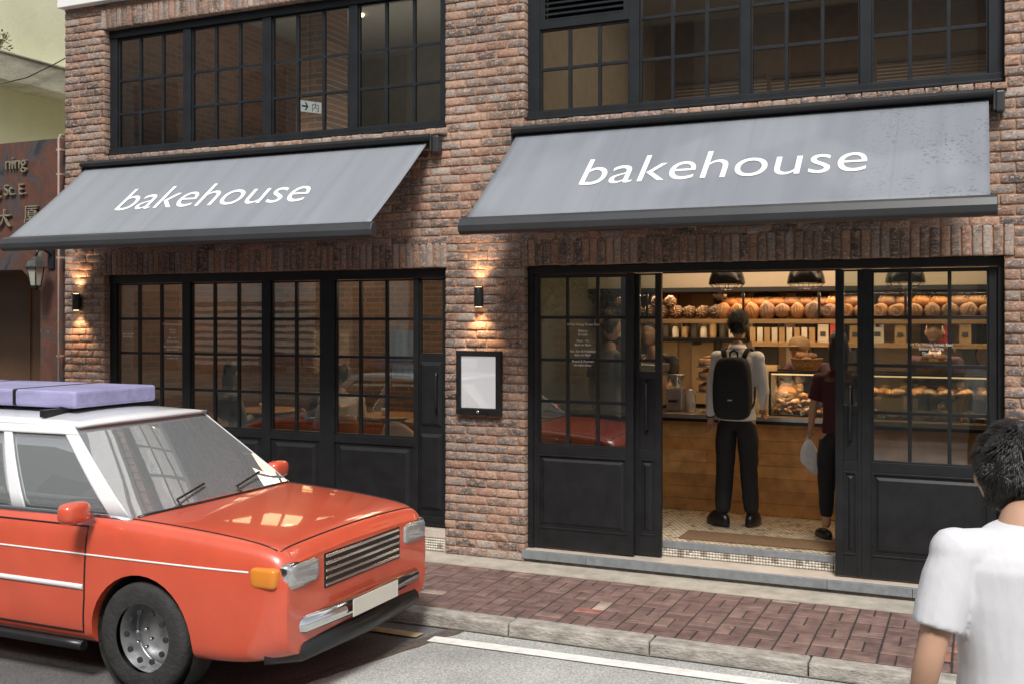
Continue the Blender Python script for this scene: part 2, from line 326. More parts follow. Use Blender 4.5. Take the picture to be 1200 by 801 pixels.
def attr_mat(name, rough=.8, bump=.6, bscale=80, var=.35, dirt=(.5,.47,.43)):
    m, nt, b = new_mat(name); L = nt.links.new
    at = N(nt, 'ShaderNodeAttribute', attribute_name='col'); tc = N(nt, 'ShaderNodeTexCoord')
    no = N(nt, 'ShaderNodeTexNoise'); no.inputs['Scale'].default_value = 9; no.inputs['Detail'].default_value = 10; L(tc.outputs['Object'], no.inputs[0])
    r = N(nt, 'ShaderNodeValToRGB'); r.color_ramp.elements[0].position = .3; r.color_ramp.elements[1].position = .7
    r.color_ramp.elements[0].color = (1-var,)*3+(1,); r.color_ramp.elements[1].color = (1+var,)*3+(1,); L(no.outputs['Fac'], r.inputs[0])
    mu = N(nt, 'ShaderNodeMix', data_type='RGBA', blend_type='MULTIPLY'); mu.inputs['Factor'].default_value = 1
    L(at.outputs['Color'], mu.inputs['A']); L(r.outputs[0], mu.inputs['B'])
    vo = N(nt,'ShaderNodeTexVoronoi'); vo.inputs['Scale'].default_value = 5.5; L(tc.outputs['Object'], vo.inputs['Vector']); ns = N(nt,'ShaderNodeTexNoise'); ns.inputs['Scale'].default_value = 1.7; ns.inputs['Detail'].default_value = 6; L(tc.outputs['Object'], ns.inputs[0])
    lt = N(nt,'ShaderNodeMath',operation='LESS_THAN'); lt.inputs[1].default_value = .075; L(vo.outputs['Distance'], lt.inputs[0]); gt = N(nt,'ShaderNodeMath',operation='GREATER_THAN'); gt.inputs[1].default_value = .53; L(ns.outputs['Fac'], gt.inputs[0])
    kk = N(nt,'ShaderNodeMath',operation='MULTIPLY'); L(lt.outputs[0], kk.inputs[0]); L(gt.outputs[0], kk.inputs[1]); k3 = N(nt,'ShaderNodeMath',operation='MULTIPLY'); k3.inputs[1].default_value = .35 if 'paver' in name else 0; L(kk.outputs[0], k3.inputs[0])
    gm = N(nt,'ShaderNodeMix',data_type='RGBA'); L(k3.outputs[0], gm.inputs['Factor']); L(mu.outputs['Result'], gm.inputs['A']); gm.inputs['B'].default_value = (.45,.42,.38,1); L(gm.outputs['Result'], b.inputs['Base Color'])
    n2 = N(nt, 'ShaderNodeTexNoise'); n2.inputs['Scale'].default_value = bscale; n2.inputs['Detail'].default_value = 8; L(tc.outputs['Object'], n2.inputs[0])
    bp = N(nt, 'ShaderNodeBump'); bp.inputs['Strength'].default_value = bump; bp.inputs['Distance'].default_value = .006
    L(n2.outputs['Fac'], bp.inputs['Height']); L(bp.outputs[0], b.inputs['Normal']); b.inputs['Roughness'].default_value = rough
    return m
M['paver'] = attr_mat('clay_paver', .75)
M['tile'] = attr_mat('mosaic_tile', .35, .1, 40, .12)
M['wood'] = attr_mat('counter_planks', .45, .15, 40, .25)

def fabric_mat(name, wet):
    m, nt, b = new_mat(name); L = nt.links.new
    tc = N(nt, 'ShaderNodeTexCoord'); mp = N(nt, 'ShaderNodeMapping'); mp.inputs['Scale'].default_value = (4.5,.35,.35)
    L(tc.outputs['Object'], mp.inputs[0])
    no = N(nt, 'ShaderNodeTexNoise'); no.inputs['Scale'].default_value = 1.6; no.inputs['Detail'].default_value = 7; L(mp.outputs[0], no.inputs[0])
    r = N(nt, 'ShaderNodeValToRGB'); r.color_ramp.elements[0].position = .3; r.color_ramp.elements[1].position = .7
    r.color_ramp.elements[0].color = (.195,.21,.232,1); r.color_ramp.elements[1].color = (.228,.243,.268,1); L(no.outputs['Fac'], r.inputs[0])
    last = r.outputs[0]
    if wet:
        # damp blotches and drops towards the right end
        sx = N(nt, 'ShaderNodeSeparateXYZ'); L(tc.outputs['Object'], sx.inputs[0])
        mr = N(nt, 'ShaderNodeMapRange'); mr.inputs['From Min'].default_value = 2.55; mr.inputs['From Max'].default_value = 3.3; L(sx.outputs['X'], mr.inputs[0])
        n2 = N(nt, 'ShaderNodeTexNoise'); n2.inputs['Scale'].default_value = 42; n2.inputs['Detail'].default_value = 3; L(tc.outputs['Object'], n2.inputs[0])
        n3 = N(nt, 'ShaderNodeTexNoise'); n3.inputs['Scale'].default_value = 2.4; n3.inputs['Detail'].default_value = 3; L(tc.outputs['Object'], n3.inputs[0])
        r2 = N(nt, 'ShaderNodeValToRGB'); r2.color_ramp.elements[0].position = .56; r2.color_ramp.elements[1].position = .62; L(n2.outputs['Fac'], r2.inputs[0])
        r3 = N(nt, 'ShaderNodeValToRGB'); r3.color_ramp.elements[0].position = .45; r3.color_ramp.elements[1].position = .58; L(n3.outputs['Fac'], r3.inputs[0])
        k = N(nt, 'ShaderNodeMath', operation='MULTIPLY'); L(mr.outputs[0], k.inputs[0]); L(r2.outputs[0], k.inputs[1])
        k2 = N(nt, 'ShaderNodeMath', operation='MULTIPLY'); L(k.outputs[0], k2.inputs[0]); L(r3.outputs[0], k2.inputs[1])
        mx = N(nt, 'ShaderNodeMix', data_type='RGBA'); L(k2.outputs[0], mx.inputs['Factor']); L(last, mx.inputs['A']); mx.inputs['B'].default_value = (.12,.13,.15,1)
        # faint broad stain
        n5 = N(nt, 'ShaderNodeTexNoise'); n5.inputs['Scale'].default_value = 1.1; n5.inputs['Detail'].default_value = 2; L(tc.outputs['Object'], n5.inputs[0])
        r5 = N(nt, 'ShaderNodeValToRGB'); r5.color_ramp.elements[0].position = .47; r5.color_ramp.elements[1].position = .55
        r5.color_ramp.elements[0].color = (1,1,1,1); r5.color_ramp.elements[1].color = (.82,.82,.84,1); L(n5.outputs['Fac'], r5.inputs[0])
        mm = N(nt, 'ShaderNodeMix', data_type='RGBA', blend_type='MULTIPLY'); mm.inputs['Factor'].default_value = .7
        L(mx.outputs['Result'], mm.inputs['A']); L(r5.outputs[0], mm.inputs['B']); last = mm.outputs['Result']
    sx0 = N(nt,'ShaderNodeSeparateXYZ'); L(tc.outputs['Object'], sx0.inputs[0]); dv = N(nt,'ShaderNodeMath',operation='DIVIDE'); dv.inputs[1].default_value = .985; L(sx0.outputs['X'], dv.inputs[0])
    fr = N(nt,'ShaderNodeMath',operation='FRACT'); L(dv.outputs[0], fr.inputs[0]); lt = N(nt,'ShaderNodeMath',operation='LESS_THAN'); lt.inputs[1].default_value = .012; L(fr.outputs[0], lt.inputs[0])
    sm = N(nt,'ShaderNodeMix',data_type='RGBA',blend_type='MULTIPLY'); sc_ = N(nt,'ShaderNodeMath',operation='MULTIPLY'); sc_.inputs[1].default_value = .12; L(lt.outputs[0], sc_.inputs[0]); L(sc_.outputs[0], sm.inputs['Factor']); L(last, sm.inputs['A']); sm.inputs['B'].default_value = (.4,.4,.4,1); last = sm.outputs['Result']
    L(last, b.inputs['Base Color']); b.inputs['Roughness'].default_value = .55; b.inputs['Specular IOR Level'].default_value = .45
    bp = N(nt, 'ShaderNodeBump'); bp.inputs['Strength'].default_value = .35; bp.inputs['Distance'].default_value = .02
    L(no.outputs['Fac'], bp.inputs['Height']); L(bp.outputs[0], b.inputs['Normal'])
    return m

# ------------------------------------------------------------------ camera, sky, sun
cam = bpy.data.cameras.new('Camera'); co = bpy.data.objects.new('Camera', cam); COL.objects.link(co)
co.location = (0,0,2.0); co.rotation_euler = (R(90), 0, R(24)); cam.sensor_width = 36; cam.lens = 36.75; cam.shift_y = -28.5/1200; cam.clip_end = 500
SC.camera = co
SUN_EL, SUN_AZ = 50, 158
w = bpy.data.worlds.new('World'); SC.world = w; w.use_nodes = True
nt = w.node_tree; bg = nt.nodes['Background']
sky = nt.nodes.new('ShaderNodeTexSky'); sky.sky_type = 'NISHITA'; sky.sun_disc = False; sky.sun_elevation = R(SUN_EL); sky.sun_rotation = R(SUN_AZ)
sky.dust_density = 3; sky.air_density = 1.2
hs = nt.nodes.new('ShaderNodeHueSaturation'); hs.inputs['Saturation'].default_value = .28
nt.links.new(sky.outputs[0], hs.inputs['Color']); nt.links.new(hs.outputs[0], bg.inputs[0]); bg.inputs[1].default_value = .15
sun = bpy.data.lights.new('Sun', 'SUN'); sun.energy = 3.5; sun.angle = R(14); sun.color = (1,.97,.93)
so = bpy.data.objects.new('Sun', sun); COL.objects.link(so)
az, el = R(SUN_AZ), R(SUN_EL)
sd = Vector((math.sin(az)*math.cos(el), math.cos(az)*math.cos(el), math.sin(el)))
so.rotation_euler = sd.to_track_quat('Z', 'Y').to_euler(); so.location = sd*30
SC.view_settings.view_transform = 'Standard'; SC.view_settings.look = 'None'; SC.view_settings.exposure = 0
SC.cycles.use_denoising = True; SC.cycles.max_bounces = 8; SC.cycles.transparent_max_bounces = 16
SC.cycles.sample_clamp_indirect = 6; SC.cycles.caustics_reflective = False; SC.cycles.caustics_refractive = False

def lamp(kind, loc, e, color=(1,.66,.36), size=.1, rot=None, sy=None, spot=None, blend=.5, soft=.03):
    l = bpy.data.lights.new('warm_light', kind); l.energy = e; l.color = color
    if kind == 'AREA':
        l.size = size
        if sy: l.shape = 'RECTANGLE'; l.size_y = sy
    elif kind == 'SPOT': l.spot_size = R(spot); l.spot_blend = blend; l.shadow_soft_size = soft
    else: l.shadow_soft_size = size
    o = bpy.data.objects.new('warm_light', l); COL.objects.link(o); o.location = loc
    if rot: o.rotation_euler = rot
    return o

# ------------------------------------------------------------------ coloured small-unit meshes (bricks, pavers, tiles)
def unit_mesh(name, units, mat, parent=None):
    """units: (list of (verts, faces, colour, edgefactors))"""
    V=[];F=[];C=[];Eg=[]
    for vs, fs, c, e in units:
        b=len(V); V+=vs; F+=[tuple(b+i for i in f) for f in fs]; C+=[(*c,1)]*len(vs); Eg+=e
    me = bpy.data.meshes.new(name); me.from_pydata(V,[],F); me.materials.append(mat)
    a = me.color_attributes.new('col','FLOAT_COLOR','POINT'); a.data.foreach_set('color', np.array(C,dtype=np.float32).ravel())
    g = me.attributes.new('edge','FLOAT','POINT'); g.data.foreach_set('value', np.array(Eg,dtype=np.float32))
    me.polygons.foreach_set('use_smooth',[True]*len(F)); me.update()
    o = bpy.data.objects.new(name, me); COL.objects.link(o)
    if parent: o.parent = parent
    return o

BR_COLS = [((.17,.145,.135),6),((.10,.092,.092),5),((.24,.175,.145),5),((.30,.175,.13),4),((.22,.195,.185),6),((.36,.235,.17),3),((.32,.29,.27),4)]
_bc = [c for c,wt in BR_COLS for _ in range(wt)]
def brick_unit(x0,x1,z0,z1,yf=7.88,depth=.10,rough=.0032,proud=0):
    nu = max(3, int(round((x1-x0)/.028))+1); nv = max(3, int(round((z1-z0)/.02))+1)
    us = [0,.07/max(1,(x1-x0)/.08)] ; us = [0, .0055/(x1-x0)] + list(np.linspace(.03/(x1-x0) if x1-x0>.08 else .3, 1-(.03/(x1-x0) if x1-x0>.08 else .3), max(1,nu-3))) + [1-.0055/(x1-x0), 1]
    vs_ = [0, .0055/(z1-z0)] + list(np.linspace(.02/(z1-z0) if z1-z0>.05 else .35, 1-(.02/(z1-z0) if z1-z0>.05 else .35), max(1,nv-3))) + [1-.0055/(z1-z0), 1]
    U=len(us); W=len(vs_)
    V=[];E=[];tx=random.gauss(0,.0022);tz=random.gauss(0,.0018);j=random.gauss(0,.0019);sd_=random.random()*100
    for b_,v in enumerate(vs_):
        for a_,u in enumerate(us):
            ring = a_ in (0,U-1) or b_ in (0,W-1)
            x=x0+(x1-x0)*u; z=z0+(z1-z0)*v
            n=noise.noise(Vector((x*38+sd_,z*38,sd_))); n2=noise.noise(Vector((x*14+sd_,z*20,3+sd_)))
            x+= (noise.noise(Vector((sd_,z*30,u*9)))*.0035 if a_ in(0,1,U-2,U-1) else 0)
            z+= (noise.noise(Vector((x*22,sd_,v*9)))*.0038 if b_ in(0,1,W-2,W-1) else 0)
            corner = (a_ in(0,1,U-2,U-1)) and (b_ in(0,1,W-2,W-1))
            y = yf - proud + j + tx*(u-.5)*2 + tz*(v-.5)*2 + n*rough*1.2 + n2*rough*.9 + (.0050 if ring else 0) + (.002 if corner else 0)
            V.append((x,y,z)); E.append(1.0 if ring else (.6 if (a_ in(1,U-2) or b_ in(1,W-2)) else .0))
    F=[(b_*U+a_, b_*U+a_+1,(b_+1)*U+a_+1,(b_+1)*U+a_) for b_ in range(W-1) for a_ in range(U-1)]
    rim=[a_ for a_ in range(U)]+[b_*U+U-1 for b_ in range(1,W)]+[(W-1)*U+a_ for a_ in range(U-2,-1,-1)]+[b_*U for b_ in range(W-2,0,-1)]
    k=len(V)
    for r_ in rim: V.append((V[r_][0], yf+depth, V[r_][2])); E.append(.45)
    n_=len(rim)
    F+=[(rim[i], k+i, k+(i+1)%n_, rim[(i+1)%n_]) for i in range(n_)]
    c=random.choice(_bc); s_=random.uniform(.8,1.25)
    return (V,F,tuple(q*s_ for q in c),E)

XL,OX0,OX1,PX1,RX1,XR = -8.5,-7.97,-4.13,-3.40,.17,3.6
PIT,JT = .0728,.0095
def span_bricks(x0,x1,zc,row,out,yf=7.88):
    # running bond inside a span; closers at the ends
    L=.192; x=x0; first=True
    off = 0 if row%2==0 else -L/2
    x=x0+off
    while x < x1-.004:
        a=max(x,x0); b=min(x+L,x1)
        if x1-b < .04: b=x1
        if b-a>.03: out.append(brick_unit(a+ (JT/2 if a>x0+.001 else 0), b-(JT/2 if b<x1-.001 else 0), zc+JT/2, zc+PIT-JT/2, yf))
        x = b if b>x+1e-6 and b==x1 else x+L
        if random.random()<.12: x+= random.choice([0,-L/2]) if x-L/2>b-.001 else 0
bricks=[]
nrow=int(5.12/PIT)
for r_ in range(nrow+1):
    z=r_*PIT; zm=z+PIT/2
    low = zm<2.42; lint = 2.42<=zm<2.645; mid = 2.645<=zm<3.55; sill=3.55<=zm<3.61; up = 3.61<=zm<4.87; ul = 4.87<=zm<5.07
    if low or up:
        spans=[(XL,OX0),(OX1,PX1),(RX1,XR)]
    elif lint or ul: spans=[(XL,OX0-.03),(OX1+.015,PX1-.03),(RX1+.06,XR)]
    elif sill: spans=[(XL,OX0-.12),(OX1+.03,PX1-.1),(RX1+.02,XR)]
    else: spans=[(XL,XR)]
    for a,b in spans: span_bricks(a,b,z,r_,bricks)
def soldiers(x0,x1,z0,z1,out,proud=0,w_=.0665,yf=7.88):
    n=int(round((x1-x0)/w_)); ww=(x1-x0)/n
    for i in range(n): out.append(brick_unit(x0+i*ww+JT/2,x0+(i+1)*ww-JT/2,z0+random.uniform(-.003,.003),z1-JT+random.uniform(-.003,.003),yf,proud=proud))
soldiers(OX0-.03,OX1+.015,2.425,2.645,bricks,.004); soldiers(PX1-.03,RX1+.06,2.425,2.645,bricks,.004)
soldiers(OX0-.03,OX1+.015,4.875,5.075,bricks,.012); soldiers(PX1-.03,RX1+.06,4.875,5.075,bricks,.012)
soldiers(OX0-.12,OX1+.03,3.553,3.612,bricks,.035,.105); soldiers(PX1-.1,RX1+.02,3.553,3.612,bricks,.035,.105)

bakery = empty('brick_building', (-4,7.9,0), 'two storey brown brick shop building with black framed windows and sliding doors', 'building')
OB = Vector((-4,7.9,0))
def bp_(o):   # parent to bakery keeping world position
    o.parent = bakery; o.location = Vector(o.location) - OB; return o
bw = unit_mesh('brick_wall', bricks, M['brick']); bp_(bw)
m = MB(); e=.007
for (a,b,c,d) in [(XL,OX0,0,2.42),(OX1,PX1,0,2.42),(RX1,XR,0,2.42),(XL,XR,2.42,3.60),(XL,OX0,3.60,4.87),(OX1,PX1,3.60,4.87),(RX1,XR,3.60,4.87),(XL,XR,4.87,5.15)]:
    ze0 = e if c in(2.42,4.87) else 0; ze1 = e if d==3.60 else 0
    m.box(a+e,b-e,7.8905,8.14,c+ze0+ (.0004 if c else -.3),d-ze1)
bp_(m.build('mortar_bed', M['mortar']))
m=MB(); m.box(XL-.02,XR,7.80,8.1,5.13,5.32); m.box(XL-.04,XR,7.76,8.1,5.322,5.38); m.box(XL,XR,7.9,8.2,5.385,6.2)
bp_(m.build('cornice', M['white'], bevel=.008))

# ------------------------------------------------------------------ windows and doors (parts of the building)
def window(x0,x1,z0,z1,lights,mat,gm,zrows_y=7.96,head=.075,sillh=.075,name='window'):
    """lights: list of dicts x0,x1,z0,z1,cols(list of x),rows(list of z)"""
    y=zrows_y
    m=MB(); m.box(x0,x1,y-.012,y+.075,z1-head,z1); m.box(x0,x1,y-.016,y+.075,z0,z0+sillh)
    # thin drip moulding
    m.box(x0+.004,x1-.004,y-.03,y-.017,z0+.012,z0+.03)
    xs=[x0]+[v for l in lights for v in (l['x0'],l['x1'])]+[x1]
    for i in range(0,len(xs),2): m.box(xs[i],xs[i+1],y,y+.072,z0+sillh,z1-head)
    fr=m.build(name,mat,bevel=.003); bp_(fr)
    for l in lights:
        a,b,c,d=l['x0'],l['x1'],l['z0'],l['z1']
        # sash frame inside light
        s=MB(); sw=.014; ys=y+.018
        s.box(a,b,ys,ys+.04,d-sw,d-.0005 if d>=z1-head-.001 else d); s.box(a,b,ys,ys+.04,c,c+sw)
        s.box(a,a+sw,ys+.002,ys+.038,c+sw,d-sw); s.box(b-sw,b,ys+.002,ys+.038,c+sw,d-sw)
        for cx in l['cols']: s.box(cx-.0135,cx+.0135,ys+.004,ys+.034,c+sw,d-sw)
        for rz in l['rows']: s.box(a+sw,b-sw,ys+.007,ys+.031,rz-.0125,rz+.0125)
        g=s.build('glazing_bars',mat,bevel=.002); g.parent=fr
        g=MB(); g.box(a+.004,b-.004,ys+.018,ys+.022,c+.004,d-.004); g=g.build('pane',gm); g.parent=fr
    return fr
ur=[4.37,4.045]
window(-7.97,OX1,3.612,4.87,[dict(x0=-7.876,x1=-7.036,z0=3.688,z1=4.79,cols=[-7.597,-7.308],rows=[4.367,4.04-.005]),
  dict(x0=-6.942,x1=-6.093,z0=3.688,z1=4.79,cols=[-6.655,-6.372],rows=[4.367,4.035]),
  dict(x0=-5.996,x1=-5.146,z0=3.688,z1=4.79,cols=[-5.713,-5.429],rows=[4.367,4.035]),
  dict(x0=-5.056,x1=-4.215,z0=3.688,z1=4.79,cols=[-4.77,-4.49],rows=[4.367,4.035])],M['charcoal'],M['upglass'])
uw=window(PX1,RX1,3.612,4.87,[dict(x0=-3.298,x1=-2.527,z0=3.690,z1=4.368,cols=[-3.038,-2.782],rows=[4.04]),
  dict(x0=-2.443,x1=-1.647,z0=3.690,z1=4.79,cols=[-2.179,-1.909],rows=[4.367,4.035]),
  dict(x0=-1.569,x1=-.78,z0=3.690,z1=4.79,cols=[-1.306,-1.045],rows=[4.367,4.035]),
  dict(x0=-.70,x1=.07,z0=3.690,z1=4.79,cols=[-.44,-.185],rows=[4.367,4.035])],M['charcoal'],M['upglass'])
m=MB(); m.box(-3.298,-2.527,7.965,8.02,4.37,4.43); m.box(-3.298,-2.527,7.965,8.02,4.74,4.794)
m.box(-3.298,-3.25,7.967,8.02,4.43,4.74); m.box(-2.575,-2.527,7.967,8.02,4.43,4.74)
for i in range(7):
    z=4.435+i*.045; m.add([(-3.25,7.975,z),(-2.575,7.975,z),(-2.575,8.03,z+.034),(-3.25,8.03,z+.034),(-3.25,7.975,z+.012),(-2.575,7.975,z+.012),(-2.575,8.03,z+.046),(-3.25,8.03,z+.046)],
       [(0,3,2,1),(4,5,6,7),(0,1,5,4),(1,2,6,5),(2,3,7,6),(3,0,4,7)])
m.box(-3.25,-2.575,8.032,8.05,4.43,4.74); lv=m.build('louvre_vent',M['charcoal']); lv.parent=uw

# lower left window band with solid panels below and a door panel at the right
LR=[1.987,1.65,1.305]
lw=window(OX0,OX1,.20,2.42,[dict(x0=-7.887,x1=-7.047,z0=.95,z1=2.335,cols=[-7.612,-7.33],rows=LR),
  dict(x0=-6.952,x1=-6.103,z0=.95,z1=2.335,cols=[-6.673,-6.389],rows=LR),
  dict(x0=-6.005,x1=-5.456,z0=.95,z1=2.335,cols=[-5.732],rows=LR),
  dict(x0=-5.30,x1=-4.481,z0=.95,z1=2.335,cols=[-5.04,-4.768],rows=LR),
  dict(x0=-4.435,x1=-4.195,z0=1.68,z1=2.335,cols=[],rows=[1.987])],M['black'],M['glass'],head=.08,sillh=.09)
m=MB()
for a,b in ((-7.887,-7.047),(-6.952,-6.103),(-6.005,-5.456),(-5.30,-4.481)):
    m.box(a,b,7.975,8.02,.29,.95-.0005); m.box(a,b,7.962,7.9745,.88,.945); m.frustum(a+.05,b-.05,.34,.85,7.9745,7.955,.03)
m.box(-4.435,-4.195,7.975,8.02,.29,1.68-.0005); m.frustum(-4.42,-4.21,.34,1.0,7.9745,7.955,.03); m.frustum(-4.42,-4.21,1.06,1.62,7.9745,7.955,.03)
pn=m.build('lower_panel',M['black'],bevel=.002); pn.parent=lw
m=MB(); m.tube([(-4.24,7.93,1.2),(-4.24,7.915,1.24),(-4.24,7.915,1.5),(-4.24,7.93,1.54)],.011); h=m.build('handle',M['blackmetal']); h.parent=lw
# plinth under the lower window
def mosaic(name,x0,x1,y,z0,z1,parent=None,ts=.023):
    us=[]; n=int((x1-x0)/ts); rws=int(round((z1-z0)/ts))
    for r_ in range(rws):
        for i in range(n):
            x=x0+i*ts; z=z0+r_*(z1-z0)/rws; dk=((i%8 in(3,4)) and r_ in(1,2)) or random.random()<.04
            c=(.30,.25,.20) if dk else tuple(q*kq for kq in [random.uniform(.82,1.08)] for q in (.60,.55,.46))
            a,b,c0,d=x+.0012,x+ts-.0012,z+.0012,z+(z1-z0)/rws-.0012; yf=y+random.uniform(-.0007,.0007)
            us.append(([(a,yf,c0),(b,yf,c0),(b,yf,d),(a,yf,d),(a,y+.008,c0),(b,y+.008,c0),(b,y+.008,d),(a,y+.008,d)],[(0,1,2,3),(0,4,5,1),(1,5,6,2),(2,6,7,3),(3,7,4,0)],c,[0]*8))
    return unit_mesh(name,us,M['tile'],parent)
m=MB(); m.box(OX0,OX1,7.895,8.1,-.05,.125); m.box(OX0,OX1,7.885,8.12,.1255,.199)
pl=m.build('plinth',M['marble'],bevel=.003); bp_(pl)
t=mosaic('tile_band',OX0+.01,OX1-.01,7.889,.012,.118); t.parent=bakery; t.location=-OB

# entrance: outer frame, two leaves
m=MB(); m.box(PX1,RX1,7.955,8.12,2.358,2.42); m.box(PX1,PX1+.045,7.957,8.12,.105,2.3575); m.box(RX1-.04,RX1,7.957,8.12,.105,2.3575)
m.box(-2.3,-.93,8.125,8.16,2.35,2.40); efr=m.build('door_frame',M['black'],bevel=.003); bp_(efr)
def leaf_panel(m,a,b,c,d,y):
    m.box(a,b,y+.012,y+.034,c,d)       # recessed back
    # moulding steps around the raised field
    m.frustum(a+.03,b-.03,c+.035,d-.035,y+.0118,y+.002,.02)
def mould(m,a,b,c,d,y):
    w_=.014
    for q in ((a,b,d-w_,d),(a,b,c,c+w_)): m.box(q[0],q[1],y-.006,y+.013,q[2],q[3])
    for q in ((a,a+w_),(b-w_,b)): m.box(q[0],q[1],y-.0055,y+.013,c+w_,d-w_)
# wide glazed leaf, left
y=7.975
def glazed_leaf(x0,x1,gx0,gx1,y,cols,narrow=None,label=None):
    m=MB(); zb,zt=.112,2.352
    xs=[x0,gx0]; 
    m.box(x0,gx0,y,y+.045,zb,zt); m.box(gx1,x1,y,y+.045,zb,zt)
    m.box(gx0,gx1,y+.002,y+.043,2.337,zt-.001)
    m.box(gx0,gx1,y+.002,y+.043,.88,.955); m.box(gx0,gx1,y+.002,y+.043,zb,.27)
    leaf_panel(m,gx0,gx1,.27,.88,y); mould(m,gx0,gx1,.27,.88,y+.002)
    if narrow:
        pass
    o=m.build('sliding_door',M['black'],bevel=.0025); bp_(o)
    s=MB(); ys=y+.008
    for (c,d) in ((.955,.969),(2.323,2.337)): s.box(gx0,gx1,ys,ys+.03,c,d)
    for (c,d) in ((gx0,gx0+.013),(gx1-.013,gx1)): s.box(c,d,ys+.001,ys+.03,.969,2.323)
    for cx in cols: s.box(cx-.013,cx+.013,ys+.004,ys+.030,.969,2.323)
    for rz in (2.0,1.655,1.315): s.box(gx0+.013,gx1-.013,ys+.007,ys+.027,rz-.0125,rz+.0125)
    g=s.build('glazing_bars',M['black'],bevel=.002); g.parent=o
    g=MB(); g.box(gx0+.003,gx1-.003,ys+.015,ys+.019,.958,2.334); g=g.build('pane',M['doorglass']); g.parent=o
    return o
def narrow_leaf(x0,x1,y,gx0,gx1,hx,parent=None,zlow=1.575):
    m=MB(); zb,zt=.113,2.351
    m.box(x0,gx0,y,y+.045,zb,zt); m.box(gx1,x1,y,y+.045,zb,zt)
    m.box(gx0,gx1,y+.002,y+.043,2.337,zt-.001)
    zc=zlow
    m.box(gx0,gx1,y+.002,y+.043,zc-.06,zc); m.box(gx0,gx1,y+.002,y+.043,.88,.955); m.box(gx0,gx1,y+.002,y+.043,zb,.27)
    m.box(gx0,gx1,y+.012,y+.034,.955,zc-.06); leaf_panel(m,gx0,gx1,.27,.88,y); mould(m,gx0,gx1,.27,.88,y+.002)
    o=m.build('sliding_door' if not parent else 'door_panel',M['black'],bevel=.0025)
    if parent: o.parent=parent
    else: bp_(o)
    g=MB(); g.box(gx0+.001,gx1-.001,y+.018,y+.022,zc+.001,2.336); g=g.build('pane',M['doorglass']); g.parent=o
    for rz in (2.0,1.66+.0): b=MB(); b.box(gx0,gx1,y+.012,y+.03,rz-.011,rz+.011); b=b.build('glazing_bar',M['black']); b.parent=o
    h=MB(); h.tube([(hx,y-.002,1.10),(hx,y-.035,1.12),(hx,y-.035,1.48),(hx,y-.002,1.50)],.010); h=h.build('handle',M['blackmetal']); h.parent=o
    return o
dl=glazed_leaf(-3.355,-2.495,-3.31,-2.55,7.972,[-3.06,-2.80])
narrow_leaf(-2.62,-2.285,8.032,-2.463,-2.335,-2.40)
dr=glazed_leaf(-.772,.13,-.70,.072,7.985,[-.443,-.18])
narrow_leaf(-.955,-.7725,7.984,-.895,-.80,-.848,dr,1.36)

# step: plinth with metal nosing, beige tread, tiled riser, shop floor edge
m=MB(); m.box(PX1-.02,XR,7.895,8.13,-.05,.058); o=m.build('step_base',M['concdirty'],bevel=.003); bp_(o)
m=MB()
for a,b in ((PX1-.02,-2.86),(-2.857,-1.0),(-.997,-.42),(-.417,1.4)): m.box(a,b,7.868,7.90,.030,.098)
o=m.build('metal_nosing',M['metaledge'],bevel=.003); bp_(o)
m=MB(); m.box(PX1,RX1+.3,7.9005,8.13,.0585,.1); o=m.build('step_tread',M['marble'],bevel=.002); bp_(o)
m=MB(); m.box(PX1,RX1,8.131,8.25,.06,.168); o=m.build('step_riser',M['concdirty']); bp_(o)
t=mosaic('tile_band',PX1+.05,RX1-.05,8.124,.102,.166); t.parent=bakery; t.location=-OB
m=MB(); m.box(PX1+.04,RX1-.04,8.118,8.17,.1685,.222); o=m.build('metal_nosing',M['metaledge'],bevel=.003); bp_(o)

# ------------------------------------------------------------------ interior shell
def struct(m,name,mat,**k):
    o=m.build(name,mat,**k); o['kind']='structure'; return o
# tiled shop floor
us=[]; hx=.044
j=0; yy=8.17
while yy<9.6:
    xx=-3.4+(hx/2 if j%2 else 0)
    while xx<.16:
        c=tuple(q*kq for kq in [random.uniform(.72,1.1)] for q in ((.62,.52,.38) if random.random()>.10 else (.26,.19,.13)))
        r_=hx*.50; pts=[(xx+r_*math.cos(math.pi/6+math.pi/3*k),yy+r_*math.sin(math.pi/6+math.pi/3*k),.2225) for k in range(6)]
        us.append((pts,[tuple(range(6))],c,[0]*6)); xx+=hx
    yy+=hx*.866; j+=1 # rows
o=unit_mesh('shop_floor_tiles',us,M['tile']); o['kind']='structure'
m=MB(); m.box(-8.4,3.4,8.171,12.9,.12,.2195); struct(m,'shop_floor',M['darkwall'])
m=MB(); m.box(-8.4,3.4,8.15,12.9,3.0,3.5); struct(m,'ceiling',M['cream'])
m=MB(); m.box(-8.4,3.4,8.15,12.9,5.7,5.8); struct(m,'ceiling',M['ceil'])
m=MB(); m.box(-8.4,3.4,12.9,13.0,0,6); struct(m,'back_wall',M['brownwall'])
m=MB(); m.box(-8.4,-3.9,12.7,12.8,3.5,5.7); struct(m,'upper_back_wall',simple('grey_upper_wall',(.20,.195,.175),.8))
m=MB(); m.box(-8.49,-8.4,8.15,13,0,5.9); struct(m,'side_wall',M['inbrick_side'])
m=MB(); m.box(3.4,3.5,8.15,13,0,5.9); struct(m,'side_wall',M['brownwall'])
# cafe back wall in brick, partition between cafe and shop
m=MB(); m.box(-8.4,-4.3,10.9,11.0,.22,3.0); struct(m,'cafe_back_wall',M['inbrick'])
m=MB(); m.box(-3.75,-3.62,8.7,12.9,.22,3.0); struct(m,'partition_wall',simple('partition_paint',(.17,.15,.11),.7))
